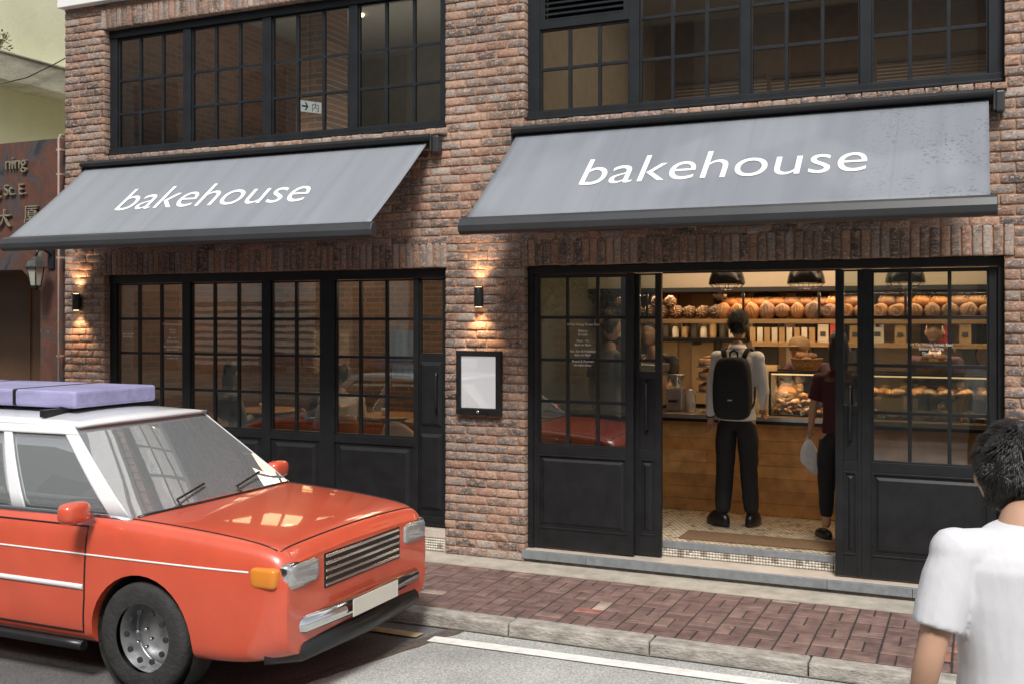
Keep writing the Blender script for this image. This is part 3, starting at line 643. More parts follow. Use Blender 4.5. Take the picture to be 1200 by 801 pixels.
# shop back: dark niche wall and cream bulkhead
m=MB(); m.box(-3.62,3.4,10.6,10.7,.22,3.0); struct(m,'shop_back_wall',simple('warm_back_wall',(.36,.24,.13),.6,vscale=3,c2=(.26,.16,.08)))
m=MB(); m.box(-3.619,3.399,10.02,10.1,2.29,2.995); struct(m,'bulkhead',M['cream'])
# upstairs brick pier, ceiling beams, blinds
m=MB(); m.box(-6.75,-6.35,9.4,9.8,3.5,5.7); struct(m,'inner_pier',M['inbrick'])
m=MB(); m.box(-3.9,-3.75,8.15,12.9,3.5,5.7); struct(m,'upper_partition',simple('upper_partition_paint',(.30,.28,.22),.8))

def blind(x0,x1,z0,z1,y):
    m=MB(); z=z0
    while z<z1:
        m.add([(x0,y,z),(x1,y,z),(x1,y+.022,z+.016),(x0,y+.022,z+.016)],[(0,1,2,3)]); z+=.028
    m.box(x0,x1,y,y+.03,z1,z1+.03)
    return m
for k,(a,b,zz) in enumerate(((-2.44,-1.62,4.02),(-1.58,-.76,4.0),(-.74,.1,4.05))):
    o=blind(a,b,3.62,zz,8.9).build('window_blind',simple('brown_slats',(.14,.10,.07),.6)); 
    tag(o,('brown slatted blind behind the second light of the upper right window','brown slatted blind behind the third light of the upper right window','brown slatted blind behind the last light of the upper right window')[k],'blind','brown blinds inside the upper right window')

# upstairs small details
m=MB(); m.box(-.19,.19,-.008,.008,-.075,.075); 
sg=m.build('exit_sign',M['signwhite'],bevel=.002); sg.location=(-5.97,8.55,4.06); sg.rotation_euler=(0,0,R(60)); sg.scale=(.62,.62,.72)
tag(sg,'white hanging exit sign with green arrow behind the upper left window','sign')
def text_mesh(name,body,size,mat,parent=None,ext=0.0,sx=1,align='CENTER'):
    cu=bpy.data.curves.new(name,'FONT'); cu.body=body; cu.size=size; cu.extrude=ext; cu.align_x=align; cu.resolution_u=6; cu.offset=-.003 if body=='bakehouse' else 0
    t_=bpy.data.objects.new(name+'_tmp',cu); COL.objects.link(t_); bpy.context.view_layer.update()
    dg=bpy.context.evaluated_depsgraph_get(); me=bpy.data.meshes.new_from_object(t_.evaluated_get(dg)); 
    bpy.data.objects.remove(t_); bpy.data.curves.remove(cu)
    me.name=name; me.materials.clear(); me.materials.append(mat)
    for v in me.vertices: v.co.x*=sx
    o=bpy.data.objects.new(name,me); COL.objects.link(o)
    if parent: o.parent=parent
    return o
a=MB(); a.prism([(-.15,-.012),(-.07,-.012),(-.10,-.055),(-.075,-.055),(-.035,0),(-.075,.055),(-.10,.055),(-.07,.012),(-.15,.012)],-.0105,-.0085); a=a.build('arrow',M['signgreen'],sg)
t=text_mesh('lettering','内',.13,M['signgreen'],sg,sx=1.1); t.location=(.085,-.0105,-.05); t.rotation_euler=(R(90),0,0)
m=MB(); m.tube([(-5.88,8.75,4.32),(-5.88,8.75,6.3)],.006)
o=m.build('hanger',M['blackmetal'],sg); o.matrix_parent_inverse=Matrix.Identity(4); o.location=(0,0,0)
for v in o.data.vertices: v.co=Vector((v.co.x+5.88,v.co.y-8.75,v.co.z-4.24))
dlm=MB(); dlm.lathe([(0,-.004),(.05,-.004),(.06,-.012),(.065,0),(.065,.02)])
k=0
for (x,y,z) in [(-7.6,9.6,5.69),(-6.9,10.9,5.69),(-5.2,9.8,5.69),(-1.2,10,5.69)]:
    o=dlm.build('ceiling_downlight',[M['warm']],loc=(x,y,z)) if k==0 else copy_tree(o0)
    if k==0:o0=o
    o.location=(x,y,z)
    tag(o,'small round downlight set in the upstairs ceiling','ceiling light','downlights in the upstairs ceiling'); k+=1
lamp('AREA',(-6.2,10.0,4.0),40,(1,.93,.84),2.5,rot=(R(180),0,0)); lamp('AREA',(-1.5,10.2,5.6),48,(1,.76,.56),2.5)  # area lamps without fixtures, added to brighten the upstairs rooms

# ------------------------------------------------------------------ awnings
MF=(3.48-2.72)/(7.79-6.87)
def awning(x0,x1,label,wet,tx,tsx):
    r=empty('awning',(x0,7.87,3.5),label,'awning','grey retractable awnings over the shopfront')
    Wd=x1-x0
    P=lambda y,z,x=0:(x,y-7.87,z-3.5)
    # fabric with a slight belly and soft waves between the arms
    m=MB(); nx,ny=64,16; vs=[]
    for j in range(ny+1):
        t_=j/ny; yy=7.79+(6.87-7.79)*t_; zz=3.478+(2.722-3.478)*t_
        for i in range(nx+1):
            s_=i/nx; sag=-.012*math.sin(math.pi*t_)*(1+.4*math.sin(s_*9+1)) +.0025*math.sin(s_*60+3*t_)*t_*(1-t_)*3
            vs.append((s_*(Wd-.06)+.03,yy-7.87,zz-3.5+sag))
    fs=[(j*(nx+1)+i,j*(nx+1)+i+1,(j+1)*(nx+1)+i+1,(j+1)*(nx+1)+i) for j in range(ny) for i in range(nx)]
    m.add(vs,fs,0,True); fb=m.build('canopy',fabric_mat('awning_canvas_wet' if wet else 'awning_canvas',wet),r)
    so_=fb.modifiers.new('Solid','SOLIDIFY'); so_.thickness=.0015; so_.offset=-1
    # cassette
    m=MB(); m.prism([(0,0)],0,0) if False else None
    prof=[(-.0,-.045),(-.0,.03),(-.035,.052),(-.115,.046),(-.135,.02),(-.135,-.0),(-.11,-.012)]
    n=len(prof); vs=[(x,a,b) for x in(0,Wd) for a,b in prof]
    m=MB(); m.add(vs,[tuple(range(n)),tuple(range(2*n-1,n-1,-1))]+[(i,(i+1)%n,(i+1)%n+n,i+n) for i in range(n)])
    m.build('cassette',M['blackmetal'],r,bevel=.004)
    # end brackets
    for x in (-.012,Wd-.004):
        b=MB(); b.prism([(x,-.10),(x+.016,-.10),(x+.016,.04),(x,.04)],-.10,.0); b.build('bracket',M['bar'],r,bevel=.006)
    b=MB(); b.box(Wd+.012,Wd+.07,-.085,-.0,-.11,.035); b.build('motor_box',M['bar'],r,bevel=.012)
    # front bar
    prof=[(-.975,-.772),(-1.0,-.765),(-1.035,-.785),(-1.055,-.83),(-1.052,-.872),(-1.025,-.895),(-.98,-.892),(-.965,-.85)]
    prof=[(a-.0,b) for a,b in prof]; n=len(prof); vs=[(x,a,b) for x in(-.012,Wd+.012) for a,b in prof]
    m=MB(); m.add(vs,[tuple(range(n)),tuple(range(2*n-1,n-1,-1))]+[(i,(i+1)%n,(i+1)%n+n,i+n) for i in range(n)])
    m.build('front_bar',M['bar'],r,bevel=.009,seg=3)
    # folding arms
    for s0,dx in ((.35,1),(Wd-.35,-1)):
        a=MB(); e=(s0+dx*.5,-.55,-.52); a.tube([(s0,-.06,-.06),e],.022,8); a.tube([e,(s0+dx*.12,-.98,-.83)],.018,8); a.sup(e,(.03,.03,.03),1,10,8); a.build('folding_arm',M['bar'],r)
    # print, lying 2 mm over the canvas
    t=text_mesh('lettering','bakehouse',.50,M['text'],r,sx=1)
    xs=[v.co.x for v in t.data.vertices]; w0=max(xs)-min(xs); f_=tsx/w0; mn=min(xs)
    sl=math.atan2(.756,.92); c_,s__=math.cos(sl),math.sin(sl); xmid=tx-x0
    nrm=Vector((0,-s__,c_))
    for v in t.data.vertices:
        u=(v.co.x-mn)*f_; hgt=v.co.y/.365*.385
        # position along the slope above the baseline y=7.165
        yb=7.172+hgt*c_; tt=(7.79-yb)/.92; zz=3.478-.756*tt-.012*math.sin(math.pi*tt)*(1+.4*math.sin((xmid+u)/Wd*9+1))
        v.co=Vector((xmid+u,yb-7.87,zz-3.5))+nrm*.0042
    return r
awning(-8.15,-4.22,'grey awning printed bakehouse over the long window beside the stone entrance',False,-7.14,2.05)
awning(-3.46,.10,'grey awning printed bakehouse over the open shop doorway, damp at one end',True,-2.665,2.0)

# ------------------------------------------------------------------ sconces, menu box, notices
def sconce(x,z,label):
    r=empty('wall_sconce',(x,7.83,z),label,'wall lamp','black up and down wall lamps')
    m=MB(); m.lathe([(.0,-.078),(.030,-.078),(.036,-.082),(.038,-.078),(.038,.078),(.036,.082),(.030,.078),(0,.078)]); m.build('shade',M['blackmetal'],r)
    m=MB(); m.box(-.02,.02,.035,.052,-.04,.04); m.build('bracket',M['blackmetal'],r)
    for s in(-1,1): m=MB(); m.lathe([(0,s*.0835),(.026,s*.0835),(.026,s*.0805)]); m.build('bulb',M['sconceglow'],r)
    for s in(-1,1):
        l=lamp('SPOT',(x,7.79,z+s*.09),17,(1,.58,.30),spot=88,blend=1,soft=.02,rot=(R(16) if s<0 else R(164),0,0))
    return r
sconce(-8.29,2.155,'black cylinder wall lamp on the brick pier beside the stone entrance')
sconce(-3.79,2.17,'black cylinder wall lamp above the framed menu on the middle brick pier')
r=empty('menu_box',(-3.795,7.845,1.46),'black framed menu box with blank pale sheet on the brick pier','menu board')
m=MB(); m.box(-.205,.205,0,.03,-.265,.265); m.build('back_box',M['blackmetal'],r,bevel=.004)
m=MB(); w_=.045
m.box(-.205,.205,-.022,-.0005,.265-w_,.265); m.box(-.205,.205,-.022,-.0005,-.265,-.265+w_*1.15); m.box(-.205,-.205+w_,-.020,-.0005,-.265+w_*1.15,.265-w_); m.box(.205-w_,.205,-.020,-.0005,-.265+w_*1.15,.265-w_)
m.build('frame',M['blackmetal'],r,bevel=.004)
m=MB(); m.box(-.159,.159,-.006,-.0015,-.21,.218); m.build('sheet',M['screen'],r)  # unlit paper, brightened by the glow in its material
m=MB(); m.box(-.1595,.1595,-.012,-.010,-.2125,.2195); m.build('pane',glass_mat('menu_glass',tint=(.97,.97,.97),refl=.04),r)
m=MB(); m.lathe([(0,0),(.012,0),(.012,.004),(0,.004)]); o=m.build('lock',M['chrome'],r); o.rotation_euler=(R(90),0,0); o.location=(0,-.0225,-.24)

# ------------------------------------------------------------------ pavement, kerb, road
RZ=-.09
m=MB(); m.box(-60,60,-60,6.24,-.4,RZ); struct(m,'road',M['road'])
m=MB(); m.box(-400,400,-400,400,-.8,-.41); struct(m,'ground',M['road'])
# concrete bay right of the diagonal joint
def sheet(poly,z): 
    m=MB(); m.add([(x,y,z) for x,y in poly],[tuple(range(len(poly)))]); return m
struct(sheet([(-3.14,6.235),(-3.75,4.1),(-4.6,1.0),(-5,-3),(40,-3),(40,6.235)],RZ+.004),'concrete_road_bay',M['roadc'])
# joint sealant: ragged strip
pts=[];pts2=[]
for i in range(40):
    t_=i/39; y=6.24-3.4*t_; x=-3.17-.30*(6.24-y); w0=.055+.02*noise.noise(Vector((i*.6,1,0))); 
    pts.append((x-w0+.012*noise.noise(Vector((i*1.3,5,0))),y)); pts2.append((x+w0+.014*noise.noise(Vector((i*1.1,9,0))),y))
m=MB(); n=len(pts); m.add([(x,y,RZ+.008) for x,y in pts+pts2],[(i,i+1,n+i+1,n+i) for i in range(n-1)]); struct(m,'road_joint',M['patch'])
def line(x0,x1,y0,w_,z,sk=0):
    n=80; a=[];b=[]
    for i in range(n+1):
        x=x0+(x1-x0)*i/n; a.append((x,y0+sk*(x-x0)+.004*noise.noise(Vector((x*5,0,0))),z)); b.append((x,y0+w_+sk*(x-x0)+.004*noise.noise(Vector((x*5,7,0))),z))
    m=MB(); m.add(a+b,[(i,i+1,n+2+i,n+1+i) for i in range(n)]); return m
struct(line(-3.24,20,5.925,.115,RZ+.012,.022),'white_line',M['linewhite'])
struct(line(-30,-3.34,5.965,.10,RZ+.012,-.0),'yellow_line',M['yellow'])
# gutter grime by the kerb
struct(line(-30,20,6.222,.016,RZ+.0125),'gutter',M['concdirty'])
# kerb stones
kb=MB(); x=-30+.45
while x<14:
    L_=.955; a,b=x+.004,x+L_-.004; dz=random.uniform(-.004,.004)
    y0,y1=6.235,6.395
    kb.add([(a,y0,-.25),(b,y0,-.25),(b,y1,-.25),(a,y1,-.25),(a,y0+.012,0+dz),(b,y0+.012,0+dz),(b,y1,.001+dz),(a,y1,.001+dz)],[(0,3,2,1),(4,5,6,7),(0,1,5,4),(1,2,6,5),(2,3,7,6),(3,0,4,7)])
    x+=L_
kb=kb.build('kerb',M['kerb'],bevel=.012,seg=3); kb['kind']='structure'; kb.location.x=-.0
m=MB(); m.box(-30,14,6.34,6.397,-.3,-.02); m.box(-30,14,6.397,7.9,-.3,-.005); struct(m,'pavement_bed',simple('joint_sand',(.03,.025,.022),.95,bump=.5))
m=MB(); m.box(-30,14,7.56,7.899,-.0045,.0015); o=struct(m,'pavement_strip',M['concrete'])
# basket weave pavers
us=[]; PC=[(.165,.10,.088),(.155,.094,.083),(.175,.11,.095),(.16,.098,.086),(.185,.118,.10),(.145,.088,.078)]
def paver(a,b,c,d):
    g=.004; a+=g;b-=g;c+=g*1.3;d-=g*1.3; z=random.gauss(0,.0013); q=.006; tl=[random.gauss(0,.001) for _ in range(4)]
    V=[(a+q,c+q,z+tl[0]),(b-q,c+q,z+tl[1]),(b-q,d-q,z+tl[2]),(a+q,d-q,z+tl[3]),(a,c,z-.006),(b,c,z-.006),(b,d,z-.006),(a,d,z-.006),(a,c,-.03),(b,c,-.03),(b,d,-.03),(a,d,-.03)]
    F=[(0,1,2,3),(4,5,1,0),(5,6,2,1),(6,7,3,2),(7,4,0,3),(8,9,5,4),(9,10,6,5),(10,11,7,6),(11,8,4,7)]
    cc=random.choice(PC); s_=random.uniform(.88,1.12); 
    if random.random()<.012: cc=(.32,.25,.20)
    if random.random()<.003: cc=(.30,.13,.10)
    us.append((V,F,tuple(v*s_ for v in cc),[0]*12))
S=.2; n0=int(-16/S)
for i in range(n0,30):
    for j in range(6):
        a=i*S+.064; c=6.40+j*S; top=min(c+S,7.555)
        if top-c<.03: continue
        if (i+j)%2: # two bricks across the walk
            paver(a,a+S/2,c,top); paver(a+S/2,a+S,c,top)
        else:
            paver(a,a+S,c,min(c+S/2,top)); 
            if top>c+S/2+.02: paver(a,a+S,c+S/2,top)
o=unit_mesh('pavement',us,M['paver']); o['kind']='structure'
o.data.polygons.foreach_set('use_smooth',[False]*len(o.data.polygons))

# ------------------------------------------------------------------ neighbour: granite front, green tower
GY=7.96
nb=empty('granite_building',(-10,8,0),'rust brown granite clad shopfront with bronze lettering and dark passage','building')
def loc_(o,p): o.parent=p; o.location=Vector(o.location)-p.location; return o
m=MB()
# wall with chamfered opening (right jamb at x=-8.93, top 2.5)
m.prism([(-8.93,0),(-8.515,0),(-8.515,3.85),(-8.93,3.85)],GY,GY+.4)
m.prism([(-16,2.5),(-9.2,2.5),(-8.9305,2.28),(-8.9305,3.85),(-16,3.85)],GY+.001,GY+.4)
loc_(m.build('wall',M['granite'],bevel=.004),nb)
for z in (1.02,1.98,2.85): m=MB(); m.box(-8.929,-8.516,GY-.0015,GY+.002,z,z+.005); loc_(m.build('joint_line',M['darkwall']),nb)
m=MB(); m.box(-16,-8.52,GY+.9,GY+1,0,3.8); m.box(-8.62,-8.52,GY+.4,GY+.9,0,3.8); m.box(-16,-8.52,GY+.4,GY+1,2.75,2.8)
m.box(-10.1,-10.085,GY+.885,GY+.9,0,2.7); loc_(m.build('passage',M['passage']),nb)
m=MB(); m.box(-8.96,-8.935,GY+.06,GY+.12,1.35,1.6); loc_(m.build('door_pull',M['blackmetal']),nb)
m=MB(); m.box(-16,-8.6,GY+.4,14,3.7,3.84); loc_(m.build('roof_slab',M['ledge']),nb)
lamp('AREA',(-9.35,GY+.75,2.7),3.2,(1,.5,.22),.3)
for body,size,x,z,al in (('Hing Building',.19,-9.10,3.565,'RIGHT'),('Tai Wong St. E.',.165,-9.10,3.29,'RIGHT')):
    body={'Hing Building':'Building' if False else 'ning','Tai Wong St. E.':'g St. E.'}[body]
    t=text_mesh('lettering',body,size,M['bronze'],None,ext=.012,sx=1.0,align=al); t.location=(x,GY-.022,z); t.rotation_euler=(R(90),0,0); loc_(t,nb)
for body,x,z in (('大',-9.42,2.97),('厦',-9.03,3.0)):
    t=text_mesh('lettering',body,.21,M['bronze'],None,ext=.014); t.location=(x,GY-.024,z); t.rotation_euler=(R(90),0,0); loc_(t,nb)
tw=empty('green_building',(-11,10,0),'pale green rendered tower with stained ledge behind the granite front','building')
m=MB(); m.box(-16,-10.4,8.0,30,3.3,14); loc_(m.build('wall',M['green_paint']),tw)
m=MB(); m.box(-10.4,-10.0,8.0,30,4.67,4.97); m.box(-10.42,-9.985,8.0,30,4.972,5.0); loc_(m.build('ledge',M['ledge'],bevel=.01),tw)
# thin cable
m=MB(); m.tube([(-9.98,8.2,4.55),(-9.97,8.7,4.75),(-9.96,9.1,5.0),(-9.9,9.6,5.35)],.007,6); o=m.build('cable',M['blackmetal']); loc_(o,tw)
# small plant on the ledge
pl=empty('ledge_plant',(-10.1,8.42,5.0),'small wild green plant growing on the stained ledge','plant')
m=MB()
for i in range(70):
    a=random.uniform(0,6.28); h=random.uniform(.02,.24); r_=random.uniform(.02,.16); c=Vector((r_*math.cos(a),r_*math.sin(a),h)); d=Vector((random.gauss(0,1),random.gauss(0,1),random.gauss(0,.6))).normalized()*.035; q=d.cross(Vector((random.random(),random.random(),1))).normalized()*.014
    m.add([c-d,c+q,c+d,c-q],[(0,1,2,3)])
m.build('leaves',M['leaf'],pl)
m=MB()
for i in range(7): a=i*.9; m.tube([(0,0,-.01),(.05*math.cos(a),.05*math.sin(a),.1),(.12*math.cos(a),.12*math.sin(a),.2)],.004,5)
m.build('stem',M['bark'],pl)
# pipe
r=empty('drain_pipe',(-8.56,7.86,0),'thin pale pink pipe running down the edge of the brick pier','pipe')
m=MB(); m.tube([(0,.09,3.86),(0,.02,3.86),(0,0,3.82),(0,0,.0)],.012,10); m.build('pipe_run',M['pipe'],r)
for z in(3.7,3.45,2.6,1.6): m=MB(); m.box(-.03,.03,-.005,.095,z,z+.02); m.build('clip',M['pipe'],r)
# coach lantern
r=empty('wall_lantern',(-8.76,7.75,2.42),'aged metal coach lantern with frosted panes on the granite wall','lantern')
def hexring(rad,z,n=6): return [(rad*math.cos(2*math.pi*k/n+.3),rad*math.sin(2*math.pi*k/n+.3),z) for k in range(n)]
def hexloft(m,prof,n=6,mi=0):
    vs=[p for rad,z in prof for p in hexring(rad,z,n)]
    m.add(vs,[(i*n+k,i*n+(k+1)%n,(i+1)*n+(k+1)%n,(i+1)*n+k) for i in range(len(prof)-1) for k in range(n)],mi)
m=MB(); hexloft(m,[(.0,.20),(.02,.195),(.045,.17),(.075,.155),(.105,.10),(.118,.095),(.118,.085),(.09,.085)]); hexloft(m,[(0,.235),(.012,.225),(.008,.2)]); m.build('cap',M['verdigris'],r,bevel=.002)
m=MB(); hexloft(m,[(.088,.085),(.052,-.10)]); m.build('pane',M['lampglass'],r)
m=MB()
for p,q in zip(hexring(.091,.085),hexring(.055,-.10)): m.tube([p,q],.0055,5)
hexloft(m,[(.06,-.095),(.06,-.11),(.03,-.125),(.012,-.15),(0,-.152)]); m.build('cage',M['blackmetal'],r)
m=MB(); m.tube([(0,.0,.21),(0,.03,.27),(0,.10,.28),(0,.17,.24),(0,.21,.18)],.014,8); m.lathe([(0,0),(.05,0),(.05,.012),(.02,.02)],(0,0,0)); 
o=m.build('bracket',M['blackmetal'],r)
m=MB(); m.box(-.045,.045,.185,.208,.08,.30); m.build('back_plate',M['blackmetal'],r,bevel=.01)

# ------------------------------------------------------------------ opposite side of the street (seen in the glass)
ob=empty('opposite_building',(0,-9,0),'pale rendered building across the street, mirrored in the shop windows','building')
m=MB(); m.box(-34,20,-10,-9,0,11.5); loc_(m.build('wall',M['pale_wall']),ob)
m=MB()
for x in range(-32,18,4):
    for z in(.4,3.6,6.8): m.box(x,x+1.7,-9.0,-8.97,z,z+2.4)
loc_(m.build('window',simple('far_pane',(.12,.12,.12),.5)),ob)
m=MB()
for x in range(-30,18,4):
    z=.4
    while z<6.0: m.box(x+.1,x+1.5,-8.98,-8.93,z,z+.10); z+=.17
loc_(m.build('louvre',simple('far_louvre',(.20,.17,.14),.7)),ob)
m=MB(); m.box(-60,60,-9,-5.2,-.3,.02); struct(m,'far_pavement',M['concrete'])
def tree(x,y,h,label,sd_):
    rr=random.Random(sd_)
    r=empty('street_tree',(x,y,0),label,'tree','trees across the street')
    m=MB(); m.tube([(0,0,0),(.1,.05,h*.25),(.0,.1,h*.5),(.1,0,h*.8)],[.16,.13,.10,.04],8)
    for i in range(7):
        a=i*.9; m.tube([(0,.05,h*.4+i*.1),(.8*math.cos(a),.8*math.sin(a),h*.6+.1*i),(1.3*math.cos(a),1.3*math.sin(a),h*.75)],[.06,.04,.015],6)
    m.build('trunk',M['bark'],r); m=MB()
    for c in range(34):
        cc=Vector((rr.gauss(0,.8),rr.gauss(0,.7),h*.72+rr.gauss(0,.55)))
        for i in range(70):
            p=cc+Vector((rr.gauss(0,.22),rr.gauss(0,.22),rr.gauss(0,.18))); d=Vector((rr.gauss(0,1),rr.gauss(0,1),rr.gauss(0,1))).normalized()*.07; q=d.cross(Vector((rr.random(),rr.random(),1))).normalized()*.035
            m.add([p-d,p+q,p+d,p-q],[(0,1,2,3)])
    m.build('crown',M['leaf'],r)
m=MB(); m.box(-22,-17.2,-8.97,-8.9,2.45,7); m.box(-14.9,-14.2,-8.97,-8.9,.2,7); z=.6
while z<2.4: m.box(-22,-17.2,-8.97,-8.9,z,z+.11); z+=.2
loc_(m.build('white_bay',simple('white_render',(.70,.70,.68),.8,var=.2,vscale=.8)),ob)
tree(-9.5,-5.6,4.2,'leafy street tree mirrored in the shop door glass',1); tree(2.0,-5.8,4.6,'taller leafy street tree across the street behind the viewer',2)

# ------------------------------------------------------------------ people
def skin_geo(verts, edges, rad, root=0, sub=2):
    me=bpy.data.meshes.new('t'); me.from_pydata([tuple(v) for v in verts],edges,[]); o=bpy.data.objects.new('t',me); COL.objects.link(o)
    sk=o.modifiers.new('S','SKIN'); sk.use_smooth_shade=True
    for i,r_ in enumerate(rad):
        d=me.skin_vertices[0].data[i]; d.radius=r_ if isinstance(r_,tuple) else (r_,r_); d.use_root=(i==root)
    sb=o.modifiers.new('B','SUBSURF'); sb.levels=sub; sb.render_levels=sub
    bpy.context.view_layer.update(); dg=bpy.context.evaluated_depsgraph_get(); em=o.evaluated_get(dg).to_mesh()
    V=[tuple(v.co) for v in em.vertices]; F=[tuple(p.vertices) for p in em.polygons]
    o.evaluated_get(dg).to_mesh_clear(); bpy.data.objects.remove(o); bpy.data.meshes.remove(me)
    return V,F
def head_geo(m,c,h=.235,yaw=0,pitch=0,female=False):
    """head with face pointing +y, rotated by yaw about z"""
    H=h; ro=Matrix.Rotation(yaw,3,'Z')@Matrix.Rotation(-pitch,3,'X')
    def fn(p):
        x,y,z=p; zz=z/(H/2)
        k=1-.30*max(0,-zz-.1)**1.2
        x*=k*(.97 if zz<.2 else 1); y*=1-.12*max(0,-zz-.3)
        if y>0:  # face: brow, eye sockets, nose, mouth, chin
            fx=abs(x)
            if -.28<zz<.12 and fx<.02: y+=.022*(1-fx/.02)*(1-abs((zz+.16)/.28)) 
            if -.02<zz<.16 and .015<fx<.05: y-=.007
            if -.52<zz<-.40 and fx<.028: y+=.005
            if zz<-.72: y+=.012
        return tuple(ro@Vector((x,y,z))+Vector(c))
    m.sup((0,0,0),(H*.335,H*.41,H*.5),1,28,24,fn=fn)
    for s in(-1,1):
        def fe(p): return tuple(ro@Vector(p)+Vector(c))
        m.sup((s*H*.335,-.005,-.01),(.008,.016,.028),1,8,8,fn=fe)
def hair_geo(m,c,h=.235,yaw=0,pitch=0,long=0,seed=0):
    H=h; ro=Matrix.Rotation(yaw,3,'Z')@Matrix.Rotation(-pitch,3,'X')
    nu,nv=32,16; vs=[]
    for j in range(nv+1):
        for i in range(nu):
            u=2*math.pi*i/nu; zm=float(np.interp(math.sin(u),[-1,-.55,-.15,.12,.5,1],[-.50,-.46,-.12,-.05,.30,.40]))+.03*math.sin(u*11+seed)
            v=math.acos(zm)*j/nv; d=Vector((math.cos(u)*math.sin(v),math.sin(u)*math.sin(v),math.cos(v)))
            n=1.0+.03*noise.noise(Vector((d.x*6+seed,d.y*6,d.z*6)))+.03*noise.noise(Vector((d.x*18+seed,d.y*18,d.z*8)))
            tp=min(1,max(0,(j-nv*.62)/(nv*.38))); p=Vector((d.x*H*(.353-.035*tp)*n,d.y*H*(.436-.055*tp)*n-.004,d.z*H*.535*n+.006))
            vs.append(tuple(ro@p+Vector(c)))
    m.add(vs,[(j*nu+i,j*nu+(i+1)%nu,(j+1)*nu+(i+1)%nu,(j+1)*nu+i) for j in range(nv) for i in range(nu)],0,True)
    if long:
        def fn(p): return tuple(ro@Vector(p)+Vector(c))
        m.sup((0,-.055,-.09),(.085,.05,.13+long),.9,16,12,fn=fn)
def strands(r_,c,h,yaw,pitch,n,seed):
    H=h; ro=Matrix.Rotation(yaw,3,'Z')@Matrix.Rotation(-pitch,3,'X'); rr=random.Random(seed); m=MB(); vs=[];fs=[]
    for i in range(n):
        u=rr.uniform(0,2*math.pi); zm=float(np.interp(math.sin(u),[-1,-.55,-.15,.12,.5,1],[-.54,-.50,-.16,-.06,.28,.38])); v=math.acos(zm)*math.sqrt(rr.random())
        d=Vector((math.cos(u)*math.sin(v),math.sin(u)*math.sin(v),math.cos(v))); dn=Vector((math.cos(u)*math.cos(v),math.sin(u)*math.cos(v),-math.sin(v))).normalized()
        sw_=Vector((noise.noise(d*3+Vector((seed,0,0))),noise.noise(d*3+Vector((0,seed,0))),0))*.9; L_=rr.uniform(.018,.034)
        lo=1 if d.z>.1 else .6
        p0=Vector((d.x*H*.345,d.y*H*.425-.004,d.z*H*.525+.006)); q=(dn+sw_).normalized(); sd_=d.cross(q).normalized()*.0011
        p1=p0+q*L_*.5+d*.009*lo; p2=p0+q*L_+d*.010*lo+Vector((rr.gauss(0,.002),rr.gauss(0,.002),0))
        b=len(vs); vs+=[tuple(ro@Vector(p)+Vector(c)) for p in (p0-sd_,p0+sd_,p1+sd_,p1-sd_,p2)]; fs+=[(b,b+1,b+2,b+3),(b+3,b+2,b+4)]
    m.add(vs,fs); return m.build('hair_strands',M['hair'],r_)
def hand(m,w_,e_,size=1,curl=.5,side=1,palm=None):
    """hand at wrist w_, direction from elbow e_; five fingers"""
    w_=Vector(w_); d=(w_-Vector(e_)).normalized(); 
    pn=Vector(palm) if palm else Vector((-side,0,0)); pn=(pn-d*pn.dot(d)).normalized(); lat=d.cross(pn).normalized()*side
    k=size; P=w_+d*.045*k
    V,F=skin_geo([w_-d*.02,w_+d*.01,P,w_+d*.085*k],[(0,1),(1,2),(2,3)],[(.026*k,.02*k),(.026*k,.018*k),(.038*k,.016*k),(.036*k,.014*k)],0,1); m.add(V,F,0,True)
    for i,(off,ln) in enumerate(((-.030,.062),(-.010,.074),(.010,.078),(.029,.068))):
        b=w_+d*.075*k+lat*off*k; d1=(d+pn*curl*.6).normalized(); d2=(d+pn*curl*1.8).normalized(); d3=(d*.6+pn*curl*2.6).normalized()
        pts=[b-d*.02*k,b,b+d1*ln*.45*k,b+d1*ln*.45*k+d2*ln*.32*k,b+d1*ln*.45*k+d2*ln*.32*k+d3*ln*.25*k]
        m.tube(pts,[.009*k,.009*k,.0085*k,.0078*k,.0055*k],8)
    b=w_+d*.02*k-(-lat)*.028*k*1; t1=(d*.8+lat*.7+pn*.5).normalized(); t2=(d+lat*.25+pn*.5).normalized()
    m.tube([w_+d*.015*k+lat*.012*k,w_+d*.02*k+lat*.028*k,w_+d*.02*k+lat*.028*k+t1*.035*k,w_+d*.02*k+lat*.028*k+t1*.035*k+t2*.03*k],[.013*k,.0125*k,.0105*k,.007*k],8)
